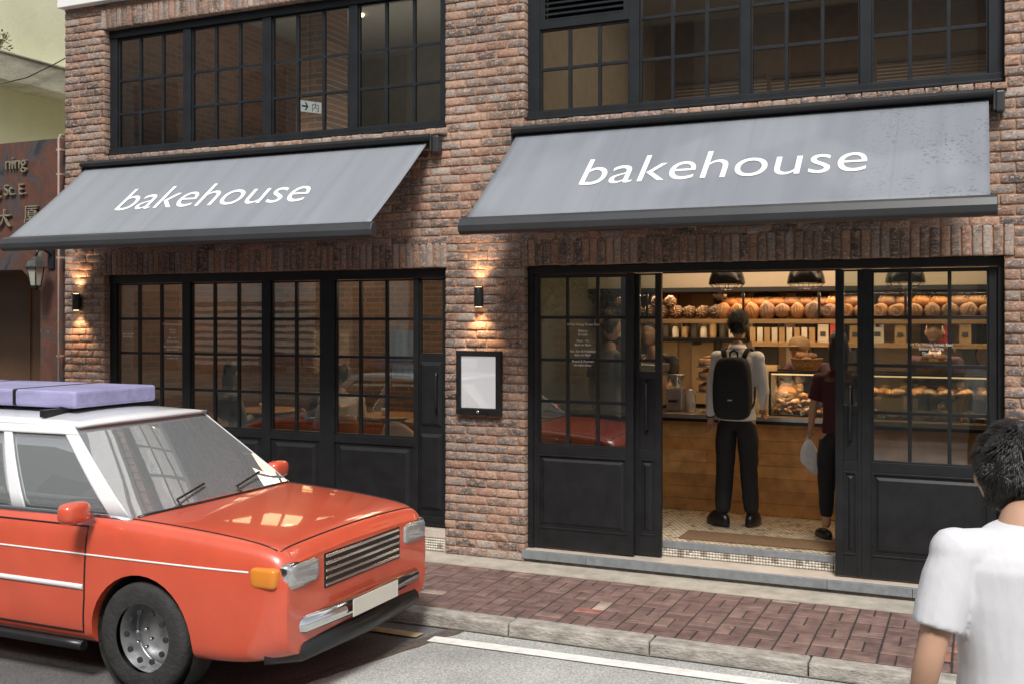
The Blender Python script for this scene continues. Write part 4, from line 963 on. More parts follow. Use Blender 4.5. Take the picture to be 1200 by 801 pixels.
def person(loc,rz,label,J,cat='person',top='shirt',bot='navytrouser',sleeve='long',hair=0,shoes=True,scale=1,headyaw=0,headpitch=0,legs=True,wid=1,flats=False,hands=True,ankle=1,toplen=.07,group=None,collar=True,cap=None,strand=0):
    r=empty('person',loc,label,cat,group,rz); r.scale=(scale,)*3
    g=lambda k:Vector(J[k])
    order=['pel','spi','che','nec','neu','sL','eL','wL','sR','eR','wR']
    V=[g(k) for k in order]; E=[(0,1),(1,2),(2,3),(3,4),(2,5),(5,6),(6,7),(2,8),(8,9),(9,10)]
    Rr=[(.11*wid,.085),(.10*wid,.08),(.12*wid,.08),(.055,.055),(.054,.056),.042,.036,.026,.042,.036,.026]
    if legs:
        i0=len(V)
        for s in 'LR':
            V+= [g('h'+s),g('k'+s),g('a'+s)]; b=len(V)-3; E+=[(0,b),(b,b+1),(b+1,b+2)]; Rr+=[.085,.056,.038]
    bv,bf=skin_geo(V,E,Rr,0,2)
    m=MB(); m.add(bv,bf,0,True)
    hc=g('head'); head_geo(m,hc,yaw=headyaw,pitch=headpitch)
    if hands:
        hand(m,g('wL'),g('eL'),1,.55,1,palm=J.get('pL')); hand(m,g('wR'),g('eR'),1,.55,-1,palm=J.get('pR'))
    m.build('body',M['skin'],r)
    m=MB(); hair_geo(m,hc,yaw=headyaw,pitch=headpitch,long=hair,seed=random.random()*9); m.build('hair',M['hair'],r)
    if strand: strands(r,hc,.235,headyaw,headpitch,strand,3.3)
    if cap:
        m=MB(); ro=Matrix.Rotation(headyaw,3,'Z')
        m.sup((hc.x,hc.y,hc.z+.05),(.095,.115,.085),.9,20,12); p=ro@Vector((0,.12,.03)); m.sup((hc.x+p.x,hc.y+p.y,hc.z+p.z+.01),(.07,.06,.008),1,14,6); m.build('cap',M[cap],r)
    # top
    def wr(p):
        p=Vector(p); n=noise.noise(Vector((p.x*6+loc[0],p.y*6,p.z*8)))*.015+noise.noise(Vector((p.x*15,p.y*15+loc[0],p.z*20)))*.009
        d=Vector((p.x,p.y,0)); ln=d.length or 1
        return tuple(p+d/ln*n)
    m=MB(); nr_=28; hem=g('pel')-Vector((0,0,toplen)); sh=(g('sL')+g('sR'))/2; W_=(g('sL')-g('sR')).length/2
    prof=[(hem,.160*wid,.124),(g('pel')+Vector((0,0,.05)),.150*wid,.118),(g('spi'),.142*wid,.112),(g('che')-Vector((0,0,.05)),.158*wid,.118),(g('che')+Vector((0,0,.04)),.172*wid,.117),
          (sh+Vector((0,0,.0)),W_*.97,.106),(sh+Vector((0,0,.032)),W_*.78,.078),(g('nec')*.6+sh*.4+Vector((0,0,.022)),.098,.070),(g('nec')+Vector((0,0,.005)),.066,.062)]
    vs=[]
    for c_,a_,b_ in prof:
        for k in range(nr_):
            t=2*math.pi*k/nr_; e_=.85; cx=math.copysign(abs(math.cos(t))**e_,math.cos(t)); cy=math.copysign(abs(math.sin(t))**e_,math.sin(t)); vs.append(wr((c_.x+a_*cx,c_.y+b_*cy,c_.z)))
    n_=len(prof); m.add(vs,[(j*nr_+k,j*nr_+(k+1)%nr_,(j+1)*nr_+(k+1)%nr_,(j+1)*nr_+k) for j in range(n_-1) for k in range(nr_)]+[tuple(range(nr_))[::-1],tuple(range((n_-1)*nr_,n_*nr_))],0,True)
    for s_ in 'LR':
        S0=g('s'+s_); E0=g('e'+s_); W0=g('w'+s_); inn=sh*.45+S0*.55
        if sleeve=='long':
            P=[inn,S0,S0*.7+E0*.3,S0*.35+E0*.65,E0,E0*.6+W0*.4,E0*.3+W0*.7,W0-(W0-E0).normalized()*.012]; Rr=[.062,.066,.058,.053,.052,.047,.042,.034]
        else:
            P=[inn,S0,S0*.75+E0*.25,S0*.5+E0*.5,S0*.33+E0*.67]; Rr=[.062,.068,.066,.064,.062]
        m.tube([wr(p) for p in P],Rr,16); m.sup(tuple(S0),(.064,.066,.062),1,14,10)
    ob_=m.build({'shirt':'shirt','tee':'t_shirt'}.get(top,'top'),M[top],r)
    q_=ob_.modifiers.new('r','REMESH'); q_.mode='VOXEL'; q_.voxel_size=.007; q_.use_smooth_shade=True
    q_=ob_.modifiers.new('s','SMOOTH'); q_.factor=.5; q_.iterations=3
    if collar and top=='shirt':
        m=MB(); n_=g('nec'); 
        vs=[];N_=20
        for j,(rad,z) in enumerate(((.082,-.01),(.072,.03),(.066,.045),(.080,.012))):
            for i in range(N_): a=2*math.pi*i/N_; vs.append((n_.x+rad*math.cos(a),n_.y+rad*math.sin(a)*.95,n_.z+z))
        m.add(vs,[(j*N_+i,j*N_+(i+1)%N_,(j+1)*N_+(i+1)%N_,(j+1)*N_+i) for j in range(3) for i in range(N_)],0,True); m.build('collar',M[top],r)
    if legs:
        V=[g('pel')+Vector((0,0,.09)),g('pel')-Vector((0,0,.03))]; E=[(0,1)]; Rr=[(.150*wid,.122),(.156*wid,.128)]
        for s in 'LR':
            b=len(V); kk=g('a'+s)+(g('k'+s)-g('a'+s))*(1-ankle); V+=[g('h'+s),(g('h'+s)+g('k'+s))/2,g('k'+s),kk]; E+=[(1,b),(b,b+1),(b+1,b+2),(b+2,b+3)]; Rr+=[.108,.098,.080,.058 if ankle<1 else .070]
        tv,tf=skin_geo(V,E,Rr,0,2); m=MB()
        m.add([(p[0]+.007*noise.noise(Vector((p[0]*9,p[1]*9,p[2]*16))),p[1]+.009*noise.noise(Vector((p[0]*9+5,p[1]*9,p[2]*16))),p[2]) for p in tv],tf,0,True); m.build('trousers',M[bot],r)
        for s in 'LR':
            a=g('a'+s); t=g('t'+s); d=Vector((t.x-a.x,t.y-a.y,0)); L_=d.length; d.normalize(); q=Vector((-d.y,d.x,0)); m=MB()
            hh=.055 if flats else .10
            def fs_(p,a=a,d=d,q=q,hh=hh):
                u,v,z=p; z=max(z,-.02)
                k=1-.45*max(0,u/.16)**2 if u>0 else 1
                zz=(z+.02)*(1 if u<.02 else max(.5,1-.45*(u-.02)/.13))
                P_=Vector((a.x,a.y,0))+d*(u+.055)+q*v*k; return (P_.x,P_.y,zz+(J['a'+s][2]-.09 if J['a'+s][2]>.12 else 0))
            m.sup((0,0,.01),(.132 if not flats else .125,.05 if not flats else .042,hh),.8,20,12,fn=fs_); m.build('shoe',M['leather'],r)
    return r
def stand(**kw):
    J=dict(pel=(0,0,.96),spi=(0,-.01,1.12),che=(0,-.01,1.33),nec=(0,-.005,1.475),neu=(0,.01,1.56),head=(0,.02,1.68),
      sL=(-.185,-.01,1.40),eL=(-.235,-.03,1.12),wL=(-.245,.04,.88),sR=(.185,-.01,1.40),eR=(.235,-.03,1.12),wR=(.245,.04,.88),
      hL=(-.09,0,.90),kL=(-.10,.02,.50),aL=(-.11,-.02,.09),tL=(-.13,.14,.03),hR=(.09,0,.90),kR=(.10,.02,.50),aR=(.11,-.02,.09),tR=(.13,.14,.03))
    J.update(kw); return J
FL=.2235
# customer with backpack, seen from behind (faces into the shop)
J=stand(sL=(-.165,-.01,1.405),sR=(.165,-.01,1.405),eL=(-.205,-.05,1.13),wL=(-.225,.0,.90),eR=(.20,.02,1.13),wR=(.17,.20,.98),kL=(-.105,.02,.50),aL=(-.12,-.03,.09),tL=(-.25,.06,.03),kR=(.09,.02,.50),aR=(.105,.05,.09),tR=(.13,.2,.03),hL=(-.095,0,.90),hR=(.085,0,.90))
man=person((-1.87,8.93,FL),0,'man in white shirt and dark trousers wearing a black backpack, seen from behind',J,top='shirt',scale=1.02,headyaw=R(18),wid=.95,strand=3000)
# wristwatch
m=MB(); m.tube([Vector(J['wL'])+Vector((-.002,-.004,.03)),Vector(J['wL'])+Vector((-.0,0,.008))],.037,14); m.build('watch',M['leather'],man)
# backpack (a thing he wears)
bpk=empty('backpack',(-1.87,8.93,FL),'black backpack with top loop worn over a white shirt','backpack'); bpk.scale=(.92,1.02,1.02)
def fb(p):
    x,y,z=p; zz=(z-1.17)/.25
    x*=1-.13*max(0,zz)**1.5; y-= .03*math.cos(min(1.5,abs(zz))) if y<-.18 else 0
    return (x,y,z)
m=MB(); m.sup((0,-.185,1.165),(.168,.085,.255),.42,36,22,fn=fb); m.build('pack_body',M['blackcloth'],bpk)
m=MB(); m.sup((0,-.262,1.06),(.125,.038,.115),.45,24,14); m.build('pocket',M['blackcloth'],bpk)
m=MB(); m.tube([(.16*math.sin(a),-.272+.0,1.17+.245*math.cos(a)) for a in [R(-100+i*10) for i in range(21)]],.0035,6); m.build('zip',M['leather'],bpk)
m=MB(); m.box(-.02,.02,-.3035,-.3,1.07,1.08); m.build('badge',M['steel'],bpk)
m=MB(); m.tube([(-.035,-.14,1.40),(-.034,-.15,1.455),(0,-.15,1.475),(.034,-.15,1.455),(.035,-.14,1.40)],.009,8); m.build('loop',M['blackcloth'],bpk)
for s in(-1,1):
    m=MB(); P=[(s*.075,-.135,1.37),(s*.095,-.135,1.44),(s*.115,-.08,1.495),(s*.122,.0,1.495),(s*.125,.07,1.44),(s*.13,.12,1.32),(s*.14,.11,1.15),(s*.155,.0,1.03),(s*.15,-.12,.98)]
    vs=[]
    for i,p in enumerate(P):
        wv=.027 if i<6 else .014
        vs+=[(p[0]-wv,p[1],p[2]),(p[0]+wv,p[1],p[2])]
    m.add(vs,[(2*i,2*i+1,2*i+3,2*i+2) for i in range(len(P)-1)],0,True); o=m.build('strap',M['blackcloth'],bpk); so_=o.modifiers.new('s','SOLIDIFY'); so_.thickness=.013
    su=o.modifiers.new('u','SUBSURF'); su.levels=2; su.render_levels=2
# woman in maroon, half hidden by the right door
J=stand(sL=(-.165,-.01,1.38),sR=(.165,-.01,1.38),eL=(-.215,.0,1.12),wL=(-.235,.12,.93),eR=(.21,.02,1.12),wR=(.14,.2,1.05),aL=(-.10,-.02,.09),tL=(-.17,.1,.03),aR=(.12,-.04,.09),tR=(.20,.08,.03),kR=(.11,.02,.5))
wo=person((-1.02,8.75,FL),R(8),'woman in maroon top and cropped black trousers half hidden behind the door',J,top='maroon',bot='blackcloth',sleeve='short',hair=.06,scale=.925,wid=.92,flats=True,ankle=.80,collar=False,toplen=.04)
bag=empty('plastic_bag',(-1.265,8.845,1.03),'crumpled white plastic bag hanging from the hand of the woman in maroon','bag')
m=MB(); 
def fbag(p):
    x,y,z=p; t=(z+.0)/-.30
    k=.15+1.0*min(1,max(0,t))**.7*(1-.35*max(0,t-.7)/.3)
    return (x*k+.10*max(0,t-.2)*0-.10*max(0,t-.55)*-1.2+.012*noise.noise(Vector((x*20,y*20,z*20))),y*k*.55+.012*noise.noise(Vector((x*20+9,y*20,z*20))),z)
m.sup((0,0,-.17),(.115,.10,.16),.8,26,20,fn=fbag); m.build('bag_body',M['bag'],bag); bag.scale=(.8,.8,.95)
m=MB(); m.tube([(-.01,0,-.04),(-.012,.0,.03),(.012,0,.03),(.01,0,-.04)],.006,6); m.build('bag_handle',M['bag'],bag)
# staff at the left in black tee
J=stand(sL=(-.19,-.0,1.38),eL=(-.24,.10,1.16),wL=(-.16,.30,1.02),sR=(.19,0,1.38),eR=(.27,.04,1.13),wR=(.20,.24,.95),nec=(0,.06,1.46),neu=(0,.09,1.53),head=(0,.14,1.64),che=(0,.04,1.32))
person((-2.93,10.12,FL),R(165),'staff member in black t-shirt leaning over the counter at the left',J,top='blackcloth',bot='blackcloth',sleeve='short',scale=.98,headyaw=R(10),headpitch=R(-15),collar=False)
# staff bending behind the display, right
J=stand(nec=(0,.14,1.40),neu=(0,.2,1.44),head=(0,.28,1.52),che=(0,.08,1.28),sL=(-.18,.10,1.34),eL=(-.25,.24,1.14),wL=(-.18,.40,1.0),sR=(.18,.10,1.34),eR=(.25,.24,1.14),wR=(.16,.42,1.0))
person((-1.42,10.22,FL),R(160),'staff member in brown cap bending behind the pastry display',J,top='brownwall_cloth' if 'brownwall_cloth' in M else 'plum',bot='blackcloth',sleeve='short',scale=.97,headpitch=R(-25),collar=False,cap='kraft')
person((-.35,10.15,FL),R(175),'staff member in plum shirt serving behind the right glazed door',stand(eL=(-.24,.12,1.14),wL=(-.12,.3,1.05)),top='plum',bot='blackcloth',sleeve='short',scale=.98,headpitch=R(-15),collar=False)
# customer inside behind left door glass
person((-3.12,9.25,FL),R(-30),'customer in grey top standing inside behind the left glazed door',stand(),top='grey_cloth',bot='blackcloth',sleeve='short',scale=1.0,collar=False)
# pedestrian in white at right, close to the camera
vd=Vector((-math.sin(R(24)),math.cos(R(24)),0)); rd=Vector((math.cos(R(24)),math.sin(R(24)),0))
J=stand(head=(0,.125,1.585),neu=(0,.07,1.51),nec=(0,.02,1.465),eL=(-.27,-.05,1.13),wL=(-.27,.06,.90),eR=(.25,.05,1.14),wR=(.24,.20,.98),kL=(-.10,.14,.50),aL=(-.10,.20,.09),tL=(-.12,.36,.03),kR=(.10,.0,.5),aR=(.11,-.26,.14),tR=(.12,-.10,.03))
person((.125,3.05,-.082),R(22),'passer-by in white t-shirt and dark hair close to the kerb at right',J,top='tee',bot='blackcloth',sleeve='short',scale=1.05,wid=1.16,headyaw=R(5),headpitch=R(-28),strand=9000,collar=False)
# cafe customers at the tables
def sit(**kw):
    J=dict(pel=(0,0,.50),spi=(0,.01,.66),che=(0,.03,.86),nec=(0,.05,1.0),neu=(0,.07,1.07),head=(0,.10,1.18),sL=(-.18,.03,.93),eL=(-.23,.1,.68),wL=(-.12,.33,.72),sR=(.18,.03,.93),eR=(.23,.1,.68),wR=(.12,.33,.72),
      hL=(-.09,.05,.47),kL=(-.12,.45,.48),aL=(-.12,.45,.09),tL=(-.12,.61,.03),hR=(.09,.05,.47),kR=(.12,.45,.48),aR=(.12,.45,.09),tR=(.12,.61,.03)); J.update(kw); return J
person((-7.35,8.95,FL),R(-20),'seated cafe customer with dark hair and grey top near the left panes',sit(),top='grey_cloth',bot='blackcloth',hair=.02,collar=False)
person((-6.35,9.5,FL),R(70),'seated cafe customer in blue top turned towards the other table',sit(),top='blue_cloth',bot='blackcloth',headyaw=R(15),collar=False)
person((-5.9,9.0,FL),R(40),'seated cafe customer in pale shirt by the wide black post',sit(),top='shirt',bot='blackcloth',collar=False)
# ------------------------------------------------------------------ cafe furniture
def table(x,y,label):
    r=empty('cafe_table',(x,y,.22),label,'table','wooden cafe tables')
    m=MB(); m.lathe([(0,.735),(.36,.735),(.375,.745),(.375,.765),(.36,.772),(0,.772)],n=28); m.build('tabletop',M['tablewood'],r)
    m=MB(); m.tube([(0,0,.02),(0,0,.735)],.03); m.build('leg',M['blackmetal'],r); m=MB(); m.lathe([(0,.0),(.22,.0),(.22,.015),(.03,.03)]); m.build('base',M['blackmetal'],r)
table(-7.2,9.45,'round wooden cafe table in front of the seated customer in grey'); table(-5.65,9.45,'round wooden cafe table beside the customer in pale shirt'); table(-4.85,9.2,'round wooden cafe table with cups below the hanging notices')
def chair(x,y,rz,label,mt):
    r=empty('cafe_chair',(x,y,.22),label,'chair','cafe chairs',rz)
    m=MB(); m.box(-.21,.21,-.20,.21,.43,.46); m.build('seat',mt,r,bevel=.012)
    m=MB()
    vs=[];n=14
    for j in range(7):
        z=.46+.36*j/6
        for i in range(n+1):
            a=math.pi*i/n; ww=.215*(1-.25*(j/6)**3); vs.append((ww*math.cos(a+math.pi),-.02-.20*math.sin(a)*1.0,z-.12*abs(math.cos(a))**3*(j/6)))
    m.add(vs,[(j*(n+1)+i,j*(n+1)+i+1,(j+1)*(n+1)+i+1,(j+1)*(n+1)+i) for j in range(6) for i in range(n)],0,True); o=m.build('backrest',mt,r); s=o.modifiers.new('s','SOLIDIFY'); s.thickness=.014
    for sx in(-1,1):
        for sy in(-1,1): m=MB(); m.tube([(sx*.17,sy*.16,.43),(sx*.21,sy*.2,0)],.012,8); m.build('leg',M['tablewood'],r)
for a in ((-4.98,8.62,R(8),'pale round backed cafe chair close to the glass',M['paper']),(-4.35,9.3,R(100),'wooden cafe chair at the table below the notices',M['tablewood']),(-7.35,8.9,R(-20),'wooden cafe chair of the customer in grey',M['tablewood']),(-6.35,9.5,R(70),'wooden cafe chair of the customer in blue',M['tablewood']),(-5.9,9.0,R(40),'wooden cafe chair of the customer in pale shirt',M['tablewood'])): chair(*a)
for i,(x,y) in enumerate(((-4.75,9.1),(-4.95,9.3),(-5.6,9.35),(-7.15,9.35))):
    m=MB(); m.lathe([(.0,.0),(.025,.0),(.038,.03),(.04,.07),(.037,.07),(.03,.02),(0,.015)],n=16)
    if i==0: c0=m.build('coffee_cup',M['white'])
    o=c0 if i==0 else copy_tree(c0); o.location=(x,y,.995); tag(o,'white coffee cup standing on a cafe table','cup','cups on the cafe tables')
# hanging notices inside glass
for (x0,x1,z0,z1,lab) in ((-4.76,-4.53,1.60,1.89,'white printed notice hanging inside the window above a shorter one'),(-4.74,-4.51,1.46,1.588,'short white printed notice hanging below the taller one')):
    m=MB(); m.box(-(x1-x0)/2,(x1-x0)/2,0,.002,-(z1-z0)/2,(z1-z0)/2); o=m.build('paper_notice',M['tee']); o.location=((x0+x1)/2,8.035,(z0+z1)/2); o.rotation_euler=(0,R(3),0); tag(o,lab,'notice','paper notices inside the cafe window')
    m=MB(); h=z1-z0
    for c in range(3):
        zz=h/2-.03
        while zz>-h/2+.02:
            m.box(-.095+c*.067,-.095+c*.067+.02+.03*random.random(),-.0012,-.0004,zz,zz+.0022); zz-=.011
    m.build('print',M['darkwall'],o)
# painted opening hours on the glass
def hours(x,z,y,lines,size,parent_label):
    cu=empty('window_lettering',(x,y,z),parent_label,'lettering','white opening hours on the glass'); k=0
    for ln in lines:
        if ln:
            t=text_mesh('line',ln,size,M['text'],cu,sx=1.05); t.rotation_euler=(R(90),0,0); t.location=(0,0,-k*size*1.12)
        k+=1 if ln else .7
HL=['14 Tai Wong Street East','','Bakery','& Cafe','','Mon - Fri','8am to 9pm','','Sat, Sun & Holidays','8am to 9pm','','Bread & Pastries','to take away']
hours(-7.19,1.925,7.985,HL,.027,'white opening hours lettering on the left cafe window pane')
hours(-2.925,1.935,7.982,HL,.027,'white opening hours lettering on the left shop door glass')
hours(-.30,1.80,7.995,['14 Tai Wong Street East','Bakery & Cafe','Open daily'],.027,'three short white lines of lettering on the right shop door glass')
hours(-7.76,1.83,7.985,['Bakery & Cafe','8am to 9pm'],.024,'two short white lines of lettering on the leftmost window pane')
# cafe lights
for i,(x,y) in enumerate(((-4.75,9.6),(-4.15,9.9),(-6.6,9.5))):
    o=dlm.build('ceiling_downlight',[M['warm']]) if i==0 else copy_tree(o1)
    if i==0:o1=o
    o.location=(x,y,2.995); tag(o,'small round downlight in the cafe ceiling','ceiling light','downlights in the cafe ceiling')
lamp('AREA',(-7.0,9.8,2.95),26,(1,.66,.38),1.2); lamp('AREA',(-4.9,9.8,2.95),20,(1,.6,.33),.8)
lamp('AREA',(-4.7,8.9,2.6),5,(1,.85,.7),.5,rot=(R(-60),0,0)); lamp('AREA',(-6.9,10.3,1.6),3,(1,.6,.3),.5,rot=(R(-90),0,0))

# ------------------------------------------------------------------ shop fittings
cn=empty('shop_counter',(-1.5,9.5,.2235),'long plank fronted shop counter with steel edged top','counter')
us=[]; WC=[(.52,.28,.10),(.47,.25,.085),(.55,.30,.11),(.49,.26,.095),(.60,.36,.16)]
z=.226; 
while z<1.05:
    h_=.112; x=-3.6-random.uniform(0,.8)
    while x<1.6:
        L_=random.uniform(1.0,2.3); a,b=max(x,-3.6),min(x+L_,1.6); 
        if b-a>.02:
            c=random.choice(WC); yf=9.50+random.uniform(-.001,.001)
            V=[(a+.001,yf,z+.001),(b-.001,yf,z+.001),(b-.001,yf,z+h_-.001),(a+.001,yf,z+h_-.001),(a,9.52,z),(b,9.52,z),(b,9.52,z+h_),(a,9.52,z+h_)]
            us.append((V,[(0,1,2,3),(4,5,1,0),(5,6,2,1),(6,7,3,2),(7,4,0,3)],tuple(q*kq for kq in [random.uniform(.88,1.12)] for q in c),[0]*8))
        x+=L_
    z+=h_
o=unit_mesh('plank_front',us,M['wood']); o.data.polygons.foreach_set('use_smooth',[False]*len(o.data.polygons)); loc_(o,cn)
m=MB(); m.box(-3.6,1.6,9.521,10.05,.226,1.05); loc_(m.build('carcass',M['darkwall']),cn)
m=MB(); m.box(-3.6,1.6,9.47,10.07,1.075,1.115); loc_(m.build('worktop',M['steel'],bevel=.004),cn)
m=MB(); m.box(-3.6,1.6,9.485,9.52,1.045,1.074); loc_(m.build('edge_strip',M['blackmetal']),cn)
# glass display case
dc=empty('display_case',(-.6,9.8,1.115),'low glass pastry display case standing on the counter','display case')
m=MB()
for x in(-1.72,-.55,.62,1.5): m.box(x,x+.02,9.55,9.57,1.117,1.50); m.box(x,x+.02,10.0,10.02,1.117,1.50)
m.box(-1.72,1.52,9.548,9.572,1.501,1.52); m.box(-1.72,1.52,9.998,10.022,1.501,1.52); m.box(-1.72,1.52,9.548,9.572,1.116,1.13)
loc_(m.build('frame',M['blackmetal']),dc)
m=MB(); m.box(-1.70,1.50,9.557,9.561,1.131,1.50); m.box(-1.70,1.50,9.574,9.996,1.505,1.511); loc_(m.build('pane',M['glass']),dc)
m=MB(); m.box(-1.70,1.50,9.60,9.98,1.31,1.32); loc_(m.build('glass_shelf',M['glass']),dc)
m=MB(); m.box(-1.70,1.50,9.585,9.605,1.486,1.499); loc_(m.build('light_strip',M['warmstrip']),dc)
lamp('AREA',(-1.2,9.05,2.9),11,(1,.74,.46),2.6,sy=.4,rot=(R(28),0,0)); lamp('AREA',(-.1,9.62,1.48),12,(1,.70,.42),3.0,sy=.06)  # first: lamp without a fixture, added to brighten the counter front
# wall shelf with loaves
def shelf(x0,x1,y0,y1,z,label,mt):
    r=empty('wall_shelf',(x0,y0,z),label,'shelf')
    m=MB(); m.box(0,x1-x0,0,y1-y0,-.042,0); m.build('board',mt,r,bevel=.003)
    m=MB(); k=0
    while k<=x1-x0: m.box(k,k+.02,.05,y1-y0,-.075,-.0425); k+=.9
    m.build('bracket',M['blackmetal'],r)
shelf(-3.55,1.4,10.02,10.45,1.985,'long pale wooden shelf carrying the loaves behind the counter',M['shelfwood'])
m=MB(); m.box(-3.55,1.4,9.99,10.015,2.245,2.287); 
for x in(-3.0,-2.05,-1.35,-.6,.2,1.0): m.box(x,x+.022,9.995,10.012,1.99,2.244)
o=m.build('shelf_rail',M['blackmetal'],bevel=.002); tag(o,'black metal rail and uprights framing the bread shelf','rail')
shelf(-2.0,1.3,10.2,10.58,1.765,'short wooden shelf below the bread shelf',M['shelfwood'])
shelf(-3.5,-2.05,10.2,10.58,1.80,'dark shelf under the bread shelf at the left',M['blackmetal'])
m=MB(); x=-3.6
while x<1.5:
    w_=random.choice([.07,.10,.16,.24]); 
    if random.random()<.6: m.box(x,x+w_-.012,10.56,10.599,1.12,2.24,random.choice([0,1,1,2,2,3]))
    x+=w_
o=m.build('wall_panelling',[M['cream'],M['kraft'],M['brownwall'],M['darkwall']],bevel=.002); o['kind']='structure'
lamp('AREA',(-1.2,10.12,2.22),12,(1,.68,.38),4.2,sy=.05,rot=(R(-12),0,0))
lamp('AREA',(-1.2,10.12,1.93),7,(1,.68,.38),4.4,sy=.05,rot=(R(25),0,0)); lamp('AREA',(-1.2,10.12,1.70),7,(1,.70,.42),4.4,sy=.05,rot=(R(25),0,0))
def loaf_mesh(kind):
    m=MB()
    if kind==0:  # round golden loaf standing on edge with scored ridges
        def fn(p):
            x,y,z=p; k=1+.06*math.cos(x*70)*(z>0)+.03*noise.noise(Vector((x*20,y*20,z*20))); return (x*k,y*k,z*k)
        m.sup((0,0,0),(.072,.085,.078),.9,24,16,fn=fn)
        for s in(-1,0,1): m.tube([(s*.026,-.082,-.03),(s*.03,-.088,.0),(s*.026,-.075,.04),(s*.018,-.045,.066)],[.003,.006,.006,.003],6,1)
        return m,[M['loaf'],M['flour']]
    if kind==1:  # dark knobbly loaf
        def fn(p):
            x,y,z=p; k=1+.16*noise.noise(Vector((x*28,y*28,z*28)))+.1*noise.noise(Vector((x*60,y*60,z*60))); return (x*k,y*k,z*k)
        m.sup((0,0,0),(.075,.085,.070),.95,24,16,fn=fn)
        for i in range(7):
            a=i*.9; m.tube([(.06*math.cos(a),-.06,.05*math.sin(a)),(.03*math.cos(a+.4),-.082,.03*math.sin(a+.4)),(.0,-.088,.0)],[.004,.007,.004],6,1)
        return m,[M['darkloaf'],M['flour']]
    if kind==2:  # floured swirl
        def fn(p):
            x,y,z=p; a=math.atan2(z,x); rr=math.hypot(x,z); k=1+.05*math.cos(a*3+rr*60)+.03*noise.noise(Vector((x*20,y*20,z*20))); return (x*k,y*k,z*k)
        m.sup((0,0,0),(.078,.08,.072),.9,28,18,fn=fn)
        P=[((.008+.0036*i)*math.cos(i*.55),-.082+.0006*i,(.008+.0036*i)*math.sin(i*.55)) for i in range(16)]; m.tube(P,.0055,6,1)
        return m,[M['loaf'],M['flour']]
    if kind==3:  # oblong crusty loaf
        def fn(p):
            x,y,z=p; k=1+.05*noise.noise(Vector((x*20,y*20,z*20))); return (x*k,y*k,z*k)
        m.sup((0,0,0),(.105,.065,.055),.95,24,14,fn=fn)
        for s in(-2,-1,0,1,2): m.tube([(s*.036-.015,-.055,.02),(s*.036,-.035,.046),(s*.036+.02,.0,.055)],[.003,.006,.003],6,1)
        return m,[M['loaf'],M['flour']]
protos=[]
GR=[('round golden scored loaf standing on the bread shelf','golden loaves on the bread shelf'),('dark crusted knobbly loaf heaped on the bread shelf','dark loaves on the bread shelf'),('floured swirl topped loaf on the bread shelf','floured loaves on the bread shelf'),('oblong crusty loaf resting on the loaves below','oblong loaves on the bread shelf')]
def loaf(kind,x,y,z,sc=1,rx=None):
    if len(protos)<=kind or protos[kind] is None:
        while len(protos)<=kind: protos.append(None)
        m_,mm=loaf_mesh(kind); o=m_.build('loaf',mm); protos[kind]=o
    else: o=protos[kind].copy(); COL.objects.link(o)
    o.location=(x,y,z); o.scale=(sc*random.uniform(.86,1.12),sc,sc*random.uniform(.84,1.12)); o.rotation_euler=(random.uniform(-.2,.2),random.uniform(-.35,.35) if kind!=3 else 0,random.uniform(-.3,.3))
    tag(o,GR[kind][0],'loaf',GR[kind][1]); return o
ZS=1.985
x=-3.4
while x<-2.28:
    loaf(1,x,10.12,ZS+.066); 
    if random.random()<.75: loaf(1,x+.07,10.14,ZS+.066+.10,.9)
    if random.random()<.3: loaf(1,x+.03,10.13,ZS+.066+.17,.75)
    x+=.135
x=-2.26
while x<-1.36:
    loaf(0,x,10.12,ZS+.078); loaf(3,x+.06,10.25,ZS+.165,.95) ; x+=.142
x=-1.27
while x<1.25:
    k=2 if x<-.6 else random.choice([0,2,0]); loaf(k,x,10.12,ZS+.074)
    if random.random()<.7: loaf(3,x+.06,10.22,ZS+.165,.9)
    x+=.15
# pendant lamps
def pendant(x,y,label,first=None):
    if first: r=copy_tree(first); r.location=(x,y,2.295); r['label']=label
    else:
        r=empty('pendant_lamp',(x,y,2.295),label,'pendant lamp','black dome pendants over the counter')
        m=MB(); m.lathe([(.155,0),(.158,-.004),(.160,.004),(.152,.05),(.135,.10),(.105,.14),(.06,.165),(.035,.175),(.03,.21),(.012,.22),(0,.22)],n=32); 
        m.build('shade',simple('glossy_black_shade',(.01,.01,.01),.18,spec=.6),r)
        m=MB(); m.lathe([(.152,.002),(.146,.05),(.128,.10),(.10,.135),(.05,.158),(0,.16)],n=32); m.build('reflector',simple('shade_inside',(.45,.42,.36),.5),r)
        m=MB()
        for k in range(10):
            a=2*math.pi*k/10; m.tube([(.155*math.cos(a),.155*math.sin(a),0),(.12*math.cos(a),.12*math.sin(a),-.035),(.05*math.cos(a),.05*math.sin(a),-.055)],.003,5)
        for rr,z in((.12,-.035),(.05,-.055),(.155,-.002)): m.tube([(rr*math.cos(2*math.pi*k/24),rr*math.sin(2*math.pi*k/24),z) for k in range(25)],.003,5,cap=False)
        m.build('wire_guard',M['blackmetal'],r)
        m=MB(); m.sup((0,0,.06),(.032,.032,.042),1,14,10); m.build('bulb',M['warm'],r)
        m=MB(); m.tube([(0,0,.21),(0,0,.665)],.006,6); m.build('cord',M['blackmetal'],r)
    lamp('SPOT',(x,y,2.36),16,(1,.70,.44),spot=125,blend=.6,soft=.05)
    return r
p1=pendant(-2.02,9.2,'black dome pendant lamp hanging nearest the left door'); pendant(-1.34,9.2,'black dome pendant lamp hanging beside the right sliding door',p1); pendant(-.55,9.3,'black dome pendant lamp seen through the right door glass',p1)
